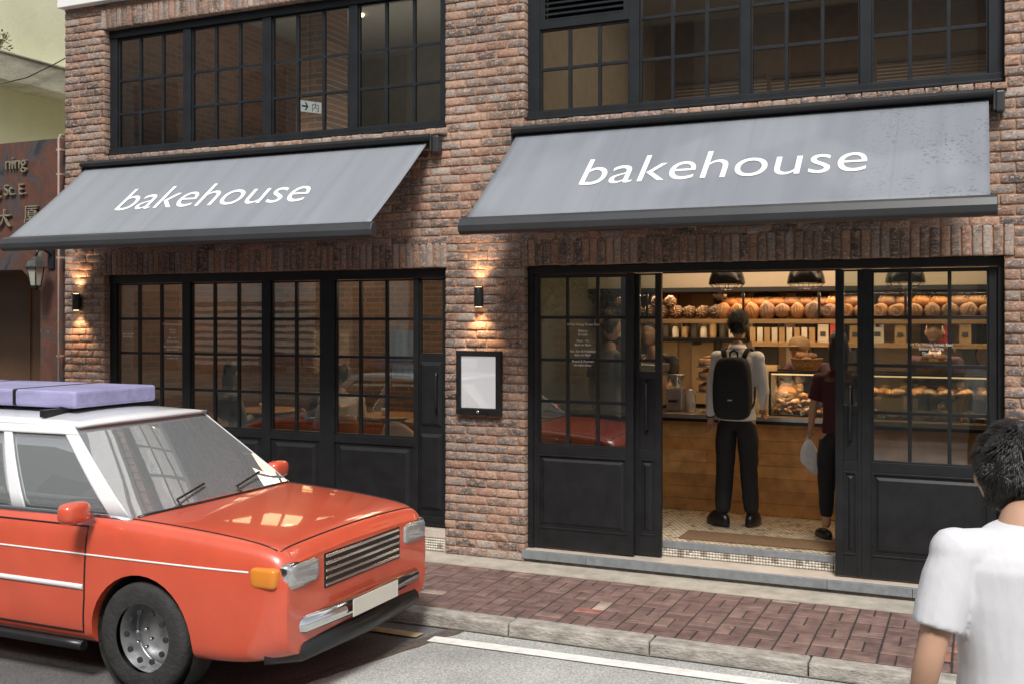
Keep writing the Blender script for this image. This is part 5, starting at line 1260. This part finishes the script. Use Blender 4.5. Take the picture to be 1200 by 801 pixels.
lamp('AREA',(-1.8,9.3,2.95),8,(1,.74,.50),1.6); lamp('AREA',(-1.5,9.6,2.40),5,(1,.75,.50),3,sy=.3,rot=(R(100),0,0)); lamp('AREA',(.3,9.4,2.95),9,(1,.72,.46),1.2)
# things on the counter
def cakestack(x,y):
    r=empty('cake_stand',(x,y,1.117),'tiered cake stand stacked with cream cakes at the counter','cake stand')
    m=MB(); m.lathe([(0,0),(.07,0),(.07,.008),(.012,.02),(.012,.30),(.0,.31)],n=20)
    for z in(.18,.30,.42): m.lathe([(0,z),(.11,z),(.125,z+.01),(.125,z+.014),(0,z+.012)],n=24)
    m.tube([(0,0,.28),(0,0,.44)],.01,8); m.build('stand',M['steel'],r)
cakestack(-2.30,9.72)
i=0
for z in(.193,.313,.433):
    m=MB(); m.lathe([(0,0),(.095,0),(.10,.01),(.10,.055),(.09,.066),(0,.07)],n=24); m.lathe([(0,.0705),(.06,.072),(.06,.085),(0,.095)],n=14,mi=1)
    o=m.build('cake',[M['cake'],M['pastry']],loc=(-2.30,9.72,1.117+z)); tag(o,('cream cake on the lowest plate of the stand','cream cake on the middle plate of the stand','cream cake on the top plate of the stand')[i],'cake'); i+=1
cw=empty('glazed_tart',(-1.60,9.86,1.27),'large orange glazed tart leaning in the display case','tart'); cw.scale=(.72,.72,.72)
m=MB(); m.lathe([(0,.012),(.125,.014),(.15,.02),(.155,.035)],n=32); o=m.build('filling',M['cheese'],cw); o.rotation_euler=(R(68),0,0)
m=MB(); m.lathe([(.0,0),(.15,0),(.168,.03),(.17,.048),(.155,.045),(.148,.03)],n=32); o=m.build('crust',M['pastry'],cw); o.rotation_euler=(R(68),0,0)
def croissant():
    m=MB(); P=[];Rr=[]
    for i in range(15):
        t=i/14; a=math.pi*(.1+.8*t); P.append((.055*math.cos(a),.035*math.sin(a),.022)); Rr.append(.006+.022*math.sin(math.pi*t)*(1+.12*(i%2)))
    m.tube(P,Rr,10); return m
cr=croissant().build('pastry',M['pastry']); k=0
for lev,zz,rows in ((0,1.132,(9.63,9.72,9.82)),(1,1.322,(9.68,9.80))):
    for yy in rows:
        x=-1.46 if lev==0 else -1.2
        while x<1.3:
            o=cr if k==0 else copy_tree(cr); k+=1
            o.location=(x+random.uniform(-.01,.01),yy,zz); o.rotation_euler=(0,random.uniform(-.2,.2),random.uniform(0,6.28)); s_=random.uniform(1.0,1.45); o.scale=(s_,s_,s_)
            tag(o,'small baked pastry laid out in the display case','pastry','pastries in the display case'); x+=random.uniform(.10,.13)
# boxes, bags, jars on back shelves
def box_item(x,y,z,w_,d,h,mt,label,cat='box',nm='bakery_box'):
    r=empty(nm,(x,y,z),label,cat); m=MB(); m.box(-w_/2,w_/2,-d/2,d/2,0,h); m.build('carton',mt,r,bevel=.003)
    m=MB(); m.box(-w_/2-.004,w_/2+.004,-d/2-.004,d/2+.004,h*.78,h+.003); m.build('lid',mt,r,bevel=.003)
box_item(-1.86,9.85,1.117,.20,.18,.30,M['kraft'],'brown carton on the counter left of the orange tart')
box_item(-1.9,10.35,1.117,.26,.2,.42,M['kraft'],'tall brown carton against the back wall under the short shelf')
m=MB()
def paperbag(x,y,z,w_,h,mt,label):
    r=empty('paper_bag',(x,y,z),label,'paper bag','bags stood on the back shelves'); m=MB()
    m.add([(-w_/2,-.03,0),(w_/2,-.03,0),(w_/2,.03,0),(-w_/2,.03,0),(-w_/2*.97,-.012,h),(w_/2*.97,-.012,h),(w_/2*.97,.012,h*.985),(-w_/2*.97,.012,h*.985)],[(0,3,2,1),(0,1,5,4),(1,2,6,5),(2,3,7,6),(3,0,4,7),(4,5,6,7)]); m.build('bag_body',mt,r)
    m=MB(); m.box(-w_*.25,w_*.25,-.034,-.030,h*.35,h*.6); m.build('print',M['darkwall'],r); return r
for i,(x,w_,h,mt) in enumerate(((-1.34,.10,.17,'paper'),(-1.22,.11,.18,'redcard'),(-1.05,.10,.16,'kraft'),(-.85,.11,.17,'paper'),(-.65,.10,.16,'kraft'),(-.3,.11,.17,'redcard'),(-.1,.10,.17,'kraft'),(.2,.12,.17,'paper'))):
    paperbag(x,10.3,1.766,w_,h,M[mt],'small folded retail bag on the short shelf under the loaves')
for i in range(14):
    x=-3.35+i*.095
    m=MB(); h=.08+.05*(i%3); m.lathe([(0,0),(.032,0),(.034,.01),(.034,h),(.026,h+.015),(.026,h+.03),(0,h+.03)],n=14)
    o=m.build('jar',[M['paper'],M['kraft'],M['darkwall']][i%3],loc=(x,10.3,1.80 if x<-2.05 else 1.766)); tag(o,('pale','brown','dark')[i%3]+' lidded jar on the back shelf','jar',('pale','brown','dark')[i%3]+' jars on the back shelf')
for i in range(9):
    x=-2.0+i*.07
    m=MB(); m.box(-.026,.026,-.05,.05,0,.14); m.box(-.02,.02,-.0515,-.0505,.04,.10); o=m.build('carton',[M['kraft'],M['paper']][i%2],loc=(x,10.3,1.766),bevel=.003); tag(o,('brown','cream')[i%2]+' upright packet on the short shelf behind the man','packet',('brown','cream')[i%2]+' packets on the short shelf')
# coffee equipment by the staff member at left
r=empty('coffee_grinder',(-2.62,9.75,1.117),'small grey coffee grinder on the counter by the left door','grinder')
m=MB(); m.box(-.08,.08,-.09,.09,0,.22); m.build('motor_housing',M['steel'],r,bevel=.015); m=MB(); m.lathe([(.03,.22),(.085,.34),(.085,.345),(.0,.35)],n=20); m.build('hopper',M['carglass'],r); m=MB(); m.box(-.04,.04,-.15,-.091,.09,.11); m.build('spout',M['blackmetal'],r)
r=empty('coffee_machine',(-3.02,9.78,1.117),'steel coffee machine on the counter behind the left doors','coffee machine')
m=MB(); m.box(-.26,.26,-.2,.2,.04,.14); m.box(-.26,.26,-.05,.2,.14,.36); m.box(-.27,.27,-.2,.21,.36,.44); m.build('casing',M['steel'],r,bevel=.012)
for s in(-1,1): m=MB(); m.lathe([(0,0),(.035,0),(.035,.04),(0,.04)],(s*.12,-.12,.29),n=16); m.tube([(s*.12,-.15,.31),(s*.12,-.26,.30)],.011,8); m.build('group_head',M['blackmetal'],r)
for i in range(34):
    o=copy_tree(cr); o.location=(-1.62+.055*(i%9)+random.uniform(-.01,.01),9.62+.05*((i//9)%2)+.02*(i//18),1.14+.045*(i//9)); o.rotation_euler=(random.uniform(-.4,.4),random.uniform(-.4,.4),random.uniform(0,6.28)); q=random.uniform(.7,1.0); o.scale=(q,q,q)
    tag(o,'small browned pastry in the heap in front of the orange tart','pastry','heaped pastries in front of the orange tart')
lamp('AREA',(-1.45,9.60,1.47),4,(1,.74,.46),.4,sy=.05)
# sandwiches, tags, baskets
def sandwich():
    m=MB(); m.sup((0,0,.018),(.065,.035,.020),.7,18,10); m.sup((0,0,.038),(.068,.039,.010),.7,18,8,1,fn=lambda p:(p[0]+.004*math.sin(p[0]*150),p[1]+.004*math.sin(p[0]*110),p[2])); m.sup((0,0,.058),(.064,.034,.022),.75,18,10); return m
sw=None
for i in range(16):
    if sw is None: sw=sandwich().build('sandwich',[M['loaf'],M['salad']]); o=sw
    else: o=copy_tree(sw)
    if i<8: o.location=(-1.50+.15*(i%4),9.90+.0*i,1.322+.075*(i//4))
    else: o.location=(-.75+.155*(i-8),9.90,1.322)
    o.rotation_euler=(0,0,R(90)+random.uniform(-.3,.3)); tag(o,'small filled roll stacked on the glass shelf of the display case','sandwich','filled rolls in the display case')
tg=None
for i in range(9):
    if tg is None:
        m=MB(); m.box(-.028,.028,-.001,.001,0,.04); tg=m.build('price_tag',M['paper']); m=MB(); m.box(-.018,.014,-.0016,-.0011,.022,.027); m.box(-.018,.018,-.0016,-.0011,.012,.016); m.build('print',M['darkwall'],tg); o=tg
    else: o=copy_tree(tg)
    o.location=(-1.42+.33*i,9.585,1.133); o.rotation_euler=(R(-12),0,0); tag(o,'small white price card in front of the pastries','price card','price cards in the display case')
def basket(x,y,z,label,k):
    r=empty('bread_basket',(x,y,z),label,'basket'); m=MB(); m.lathe([(0,0),(.10,0),(.125,.05),(.14,.10),(.147,.104),(.142,.11),(.132,.10),(.115,.05),(.09,.012),(0,.012)],n=28); 
    m.build('wicker_bowl',M['wicker'],r)
    for i in range(8):
        a=i*.8; o=loaf(3,x+.055*math.cos(a)*(i>0),y+.05*math.sin(a),z+.10+.03*(i%2),.55); o['label']='small oblong roll heaped in the basket '+k; o['group']='rolls in the basket '+k; o['category']='bread roll'
basket(-1.42,9.78,1.523,'wicker basket of rolls on the display case near the right door','near the right door'); basket(-.35,9.78,1.523,'wicker basket of rolls seen through the right door glass','behind the right door glass')
basket(-2.58,9.62,1.117,'wicker basket of rolls on the counter by the left door','by the left door') if 0 else None
m=MB(); m.lathe([(0,0),(.05,0),(.055,.01),(.05,.16),(.03,.19),(.03,.21),(0,.215)],n=20); o=m.build('glass_jar',[M['lampclear']],loc=(-2.47,9.68,1.117)); tag(o,'clear lidded jar on the counter beside the cake stand','jar')
for i,(x,c) in enumerate(((-2.08,'kraft'),(-2.15,'paper'))):
    paperbag(x,9.62,1.117,.12,.20,M[c],('brown','white')[i]+' paper bag standing on the counter near the cake stand')
# door mat
m=MB(); m.box(-2.2,-.75,8.24,8.56,.2245,.237); o=m.build('door_mat',M['mat'],bevel=.003); tag(o,'brown coir door mat on the tiled floor just inside the doorway','door mat')

# ------------------------------------------------------------------ taxi
taxi=empty('taxi',(-5.62,5.28,RZ),'red taxi with silver roof passing close along the kerb','taxi')
def interp(t,xs,ys): return float(np.interp(t,xs,ys))
XS=[-2.31,-2.305,-2.26,-2.15,-1.9,-1.6,-1.3,-1.0,-.5,0,.5,.9,1.2,1.5,1.8,2.05,2.2,2.27,2.30,2.312,2.315]
def sec(x):
    hw=interp(x,[-2.31,-2.25,-1.9,-1.2,0,1.2,1.9,2.15,2.28,2.315],[.76,.80,.83,.84,.845,.84,.83,.81,.785,.75])
    zt=interp(x,[-2.3,-2.2,-1.9,-1.35,-1.2,.9,1.1,1.7,2.1,2.25,2.31],[.84,.90,.945,.965,.96,.975,.970,.94,.90,.875,.80])
    zb=interp(x,[-2.31,-2.0,2.0,2.31],[.28,.20,.20,.28])
    zs=min(.93,zt-.035)
    return [(0,zb),(hw*.6,zb),(hw-.06,zb+.01),(hw-.015,zb+.09),(hw-.002,.42),(hw,.56),(hw-.006,.70),(hw-.018,zs-.07),(hw-.045,zs),(hw-.10,zs+.028),(hw*.6,zt+.004),(0,zt+.018)]
m=MB(); S_=[sec(x) for x in XS]; n=len(S_[0]); ring=[]
for x,s in zip(XS,S_):
    row=[(x,-a,b) for a,b in s]+[(x,a,b) for a,b in s[-2:0:-1]]
    ring.append(row)
nr=len(ring[0]); vs=[p for row in ring for p in row]
fs=[(i*nr+k,i*nr+(k+1)%nr,(i+1)*nr+(k+1)%nr,(i+1)*nr+k) for i in range(len(ring)-1) for k in range(nr)]+[tuple(range(nr)),tuple(range((len(ring)-1)*nr,len(ring)*nr))[::-1]]
m.add(vs,fs,0,True); body=m.build('body',M['red'],taxi)
sb=body.modifiers.new('sub','SUBSURF'); sb.levels=2; sb.render_levels=2
cut=MB()
for x in(-1.42,1.38):
    for s in(-1,1):
        N_=36; vs=[(x+.355*math.cos(2*math.pi*k/N_),s*y_,.31+.355*math.sin(2*math.pi*k/N_)) for y_ in(.60,1.1) for k in range(N_)]
        cut.add(vs,[tuple(range(N_)),tuple(range(2*N_-1,N_-1,-1))]+[(k,(k+1)%N_,(k+1)%N_+N_,k+N_) for k in range(N_)])
cutter=cut.build('cutter',M['blackmetal'],taxi)
bo=body.modifiers.new('arch','BOOLEAN'); bo.object=cutter; bo.operation='DIFFERENCE'; bo.solver='EXACT'
bpy.context.view_layer.update(); dg=bpy.context.evaluated_depsgraph_get(); nm=bpy.data.meshes.new_from_object(body.evaluated_get(dg)); body.modifiers.clear(); body.data=nm
bpy.data.objects.remove(cutter)
body.data.materials.clear(); body.data.materials.append(M['red']); body.data.polygons.foreach_set('material_index',[0]*len(body.data.polygons))
try:
    body.data.set_sharp_from_angle(angle=R(38))
except Exception: pass
# greenhouse
BX=[-1.42,-.90,.62,1.24]  # rear base, rear top, front top, front base
def gh(t):   # t 0 belt .. 1 roof edge -> half width, rear x, front x, z
    z=.945+.485*t; q_=max(t,0); hw=.765-.175*q_**1.15; return hw, BX[0]+(BX[1]-BX[0])*q_**.95, BX[3]+(BX[2]-BX[3])*q_**.97, z
def ghpt(u,t,s=-1,off=0):  # side surface point, u 0 rear .. 1 front
    hw,xr,xf,z=gh(t); x=xr+(xf-xr)*u; bow=.03*math.sin(math.pi*u); return (x,s*(hw+bow+off-.03),z+off*.2)
for s in(-1,1):
    def quad(us,ts,mt,nm_,off,th=.006,gp=None,par=taxi):
        m=MB(); nu_=12; nt_=5; vs=[]
        for j in range(nt_+1):
            for i in range(nu_+1):
                t=ts[0]+(ts[1]-ts[0])*j/nt_; ua=us[0]+(us[1]-us[0])*j/nt_; ub=us[2]+(us[3]-us[2])*j/nt_; u=ua+(ub-ua)*i/nu_
                vs.append(ghpt(u,t,s,off))
        m.add(vs,[(j*(nu_+1)+i,j*(nu_+1)+i+1,(j+1)*(nu_+1)+i+1,(j+1)*(nu_+1)+i) for j in range(nt_) for i in range(nu_)],0,True); o=m.build(nm_,mt,par)
        so_=o.modifiers.new('s','SOLIDIFY'); so_.thickness=th; so_.offset=0; return o
    quad((.085,.06,.345,.33),(.03,.93),M['carglass'],'rear_quarter_window' if 0 else 'side_window',.0)
    quad((.375,.36,.665,.635),(.03,.93),M['carglass'],'side_window',.0)
    quad((.695,.665,.955,.955),(.03,.93),M['carglass'],'side_window',.0)
    for us_ in ((-.0,-.0,.09,.065),(.34,.325,.38,.365),(.66,.63,.70,.67),(.945,.935,1.0,1.0)):
        quad(us_,(0,1.0),M['silver'],'pillar',.006,.016)
    quad((0,0,1,1),(.90,1.0),M['silver'],'roof_rail',.008,.018); quad((0,0,1,1),(-.02,.035),M['chrome'],'belt_trim',.010,.016)
# windscreen and rear screen
def screen(front):
    m=MB(); vs=[];nu_,nt_=14,6
    for j in range(nt_+1):
        t=j/nt_; hw,xr,xf,z=gh(t); 
        for i in range(nu_+1):
            q=-1+2*i/nu_; x=(xf if front else xr)+(1 if front else -1)*(.07*(1-q*q)); vs.append((x,q*(hw-.02),z))
    m.add(vs,[(j*(nu_+1)+i,j*(nu_+1)+i+1,(j+1)*(nu_+1)+i+1,(j+1)*(nu_+1)+i) for j in range(nt_) for i in range(nu_)],0,True); return m
screen(True).build('windscreen',M['carglass'],taxi); screen(False).build('rear_screen',M['carglass'],taxi)
# roof
m=MB(); nx,ny=14,12; vs=[]
for i in range(nx+1):
    u=i/nx; x=BX[1]-.02+(BX[2]-BX[1]+.06)*u
    for j in range(ny+1):
        q=-1+2*j/ny; vs.append((x+.06*(1-q*q)*(1 if u>.5 else -1)*abs(2*u-1)**3,q*.575,1.424+.055*(1-abs(q)**2.6)*(1-.85*abs(2*u-1)**4)))
m.add(vs,[(i*(ny+1)+j,i*(ny+1)+j+1,(i+1)*(ny+1)+j+1,(i+1)*(ny+1)+j) for i in range(nx) for j in range(ny)],0,True); o=m.build('roof',M['silver'],taxi); so_=o.modifiers.new('s','SOLIDIFY'); so_.thickness=.02; so_.offset=1
for x in(-1.75,-.95,-.15): m=MB(); m.box(x,x+.035,-.365,.365,1.5145,1.6285); m.build('strap',M['blackmetal'],taxi,bevel=.012)
m=MB(); m.box(-2.36,.40,-.36,.36,1.515,1.625); o=m.build('roof_board',M['lavender'],taxi,bevel=.02,seg=3); o['label']='long flat lavender blue load strapped on the silver roof'
for x in(-.85,.25):
    m=MB(); m.box(x,x+.05,-.5,.5,1.468,1.514); m.build('roof_bar',M['blackmetal'],taxi,bevel=.004)
def topz(x,y):
    h,p,n_,i_=body.ray_cast(Vector((x,y,3)),Vector((0,0,-1))); return p.z if h else .9
def sidey2(x,z,s):
    h,p,n_,i_=body.ray_cast(Vector((x,s*3,z)),Vector((0,-s,0))); return abs(p.y) if h else .8
def seam(P,nm_,rad=.005,mt='blackmetal'):
    m=MB(); m.tube([(x,y,topz(x,y)+.0) for x,y in P],rad,6); return m.build(nm_,M[mt],taxi)
for s in(-1,1): seam([(x,s*(.735-.02*(x-1.0))) for x in np.linspace(1.24,2.22,18)],'bonnet_seam')
seam([(2.235,y) for y in np.linspace(-.70,.70,20)],'bonnet_seam'); seam([(1.33-.08*(y/.7)**2,y) for y in np.linspace(-.70,.70,20)],'bonnet_seam',.012)
for y0 in(-.45,.10): m=MB(); m.tube([(1.335,y0,.99),(1.27,y0+.04,1.01),(1.20,y0+.36,1.055)],.007,6); m.build('wiper',M['blackmetal'],taxi)
# door seams, handles, rub strip, mirrors, lights, wheels
def sidey(x,z): return interp(x,[-2.31,-2.25,-1.9,-1.2,0,1.2,1.9,2.15,2.28,2.315],[.76,.80,.83,.84,.845,.84,.83,.81,.785,.75])-(.0 if z<.7 else (z-.7)*.12)
for s in(-1,1):
    for (a,b) in ((-.97,.0),(.02,.98)):
        m=MB(); w_=.004
        P=[(a+.02,.30),(b-.02,.30),(b,.5),(b,.90),(a,.90),(a,.5)]
        PP=[(P[k][0]+(P[(k+1)%6][0]-P[k][0])*q/6,P[k][1]+(P[(k+1)%6][1]-P[k][1])*q/6) for k in range(6) for q in range(6)]; m.tube([(x,s*(sidey2(x,z,s)-.0005),z) for x,z in PP+PP[:1]],.006,6,cap=False); dr_=m.build('door',M['blackmetal'],taxi)
        m=MB(); hx_=a+.16; m.tube([(hx_-.07,s*(sidey(hx_,.80)+.002),.80),(hx_-.05,s*(sidey(hx_,.80)+.028),.802),(hx_+.06,s*(sidey(hx_,.80)+.028),.802),(hx_+.08,s*(sidey(hx_,.80)+.002),.80)],.012,8); m.build('handle',M['chrome'],dr_)
    m=MB(); m.tube([(x,s*(sidey2(x,.56,s)-.006),.56) for x in np.linspace(-.95,.97,20)],.018,8); m.build('rub_strip',M['silver'],taxi)
    m=MB(); m.tube([(x,s*(sidey2(x,.745,s)),.745) for x in np.linspace(-2.1,2.1,40)],.006,6); m.build('highlight_stripe',M['white'],taxi)  # white line modelled in place of the highlight streak along the flank
    m=MB(); m.tube([(x,s*(sidey(x,.25)-.01),.225) for x in np.linspace(-.98,.97,12)],.03,8); m.build('sill_trim',M['blackmetal'],taxi)
    m=MB(); m.sup((1.0,s*.93,1.0),(.055,.095,.06),.6,16,12); m.tube([(.98,s*.79,.96),(1.0,s*.88,.98)],.018,8); m.build('mirror',M['red'],taxi)
    m=MB(); m.sup((2.262,s*.60,.72),(.07,.145,.065),.38,24,14); hl=m.build('headlight',M['lampclear'],taxi)
    m=MB(); m.sup((2.255,s*.60,.72),(.066,.157,.077),.38,24,14); m.build('bezel',M['chrome'],hl)
    m=MB(); m.sup((2.19,s*.765,.72),(.085,.045,.055),.4,18,12); m.build('indicator',M['amber'],taxi)
    m=MB(); m.sup((-2.24,s*.62,.72),(.06,.13,.08),.5,18,12); m.build('tail_light',M['redcard'],taxi)
    for x in(-1.42,1.38):
        w_=empty('wheel',(x,s*.72,.31)); w_.parent=taxi
        m=MB(); m.lathe([(.19,-.09),(.27,-.10),(.305,-.085),(.312,-.05),(.312,.05),(.305,.085),(.27,.10),(.19,.09)],n=40); o=m.build('tyre',M['rubber'],w_); o.rotation_euler=(R(90),0,0)
        m=MB(); q=-s*-1.0; m.lathe([(0,q*.075),(.05,q*.072),(.075,q*.055),(.12,q*.062),(.165,q*.058),(.185,q*.08),(.197,q*.086),(.20,q*.07),(.20,-q*.05)],n=40); o=m.build('rim',M['wheelsteel'],w_); o.rotation_euler=(R(90),0,0)
        for k in range(5):
            a=2*math.pi*k/5; m=MB(); yy_=s*.066; m.tube([(.052*math.cos(a),s*.06,.052*math.sin(a)),(.052*math.cos(a),s*.085,.052*math.sin(a))],.0095,6); m.build('wheel_nut',M['chrome'],w_)
        for k in range(10):
            a=2*math.pi*k/10; m=MB(); m.tube([(.14*math.cos(a),s*.055,.14*math.sin(a)),(.14*math.cos(a),s*.0665,.14*math.sin(a))],.017,12); m.build('vent_hole',M['rubber'],w_)
        m=MB(); N_=30; vs=[(x+.35*math.cos(2*math.pi*k/N_),s*y_,.31+.35*math.sin(2*math.pi*k/N_)) for y_ in(.61,.79) for k in range(N_)]
        m.add(vs,[tuple(range(N_))]+[(k,(k+1)%N_,(k+1)%N_+N_,k+N_) for k in range(N_)]); m.build('wheel_arch',M['rubber'],taxi)
m=MB(); m.tube([(2.16,-.74,.44),(2.30,-.60,.44),(2.345,0,.44),(2.30,.60,.44),(2.16,.74,.44)],.05,10); m.build('bumper',M['chrome'],taxi)
m=MB(); m.tube([(-2.16,-.74,.46),(-2.30,-.60,.46),(-2.345,0,.46),(-2.30,.60,.46),(-2.16,.74,.46)],.05,10); m.build('bumper',M['chrome'],taxi)
m=MB(); m.box(2.28,2.3165,-.42,.42,.585,.79); m.build('grille_recess',M['blackmetal'],taxi,bevel=.01)
m=MB(); m.tube([(2.14,-.72,.30),(2.285,-.60,.30),(2.325,0,.30),(2.285,.60,.30),(2.14,.72,.30)],.06,10); m.build('valance',M['blackmetal'],taxi)
m=MB(); m.box(2.395,2.40,-.25,.25,.40,.50); m.build('number_plate',M['paper'],taxi,bevel=.003)
m=MB()
for z in(.60,.64,.68,.72,.76): m.box(2.295,2.322,-.40,.40,z,z+.018)
m.build('grille',M['chrome'],taxi,bevel=.003)
m=MB(); m.box(-.9,.5,-.55,.55,.60,.85); m.box(-.75,-.60,-.55,.55,.85,1.20); m.box(.05,.18,-.55,-.08,.85,1.2); m.box(.05,.18,.08,.55,.85,1.2)
m.build('seat',M['darkwall'],taxi,bevel=.04)
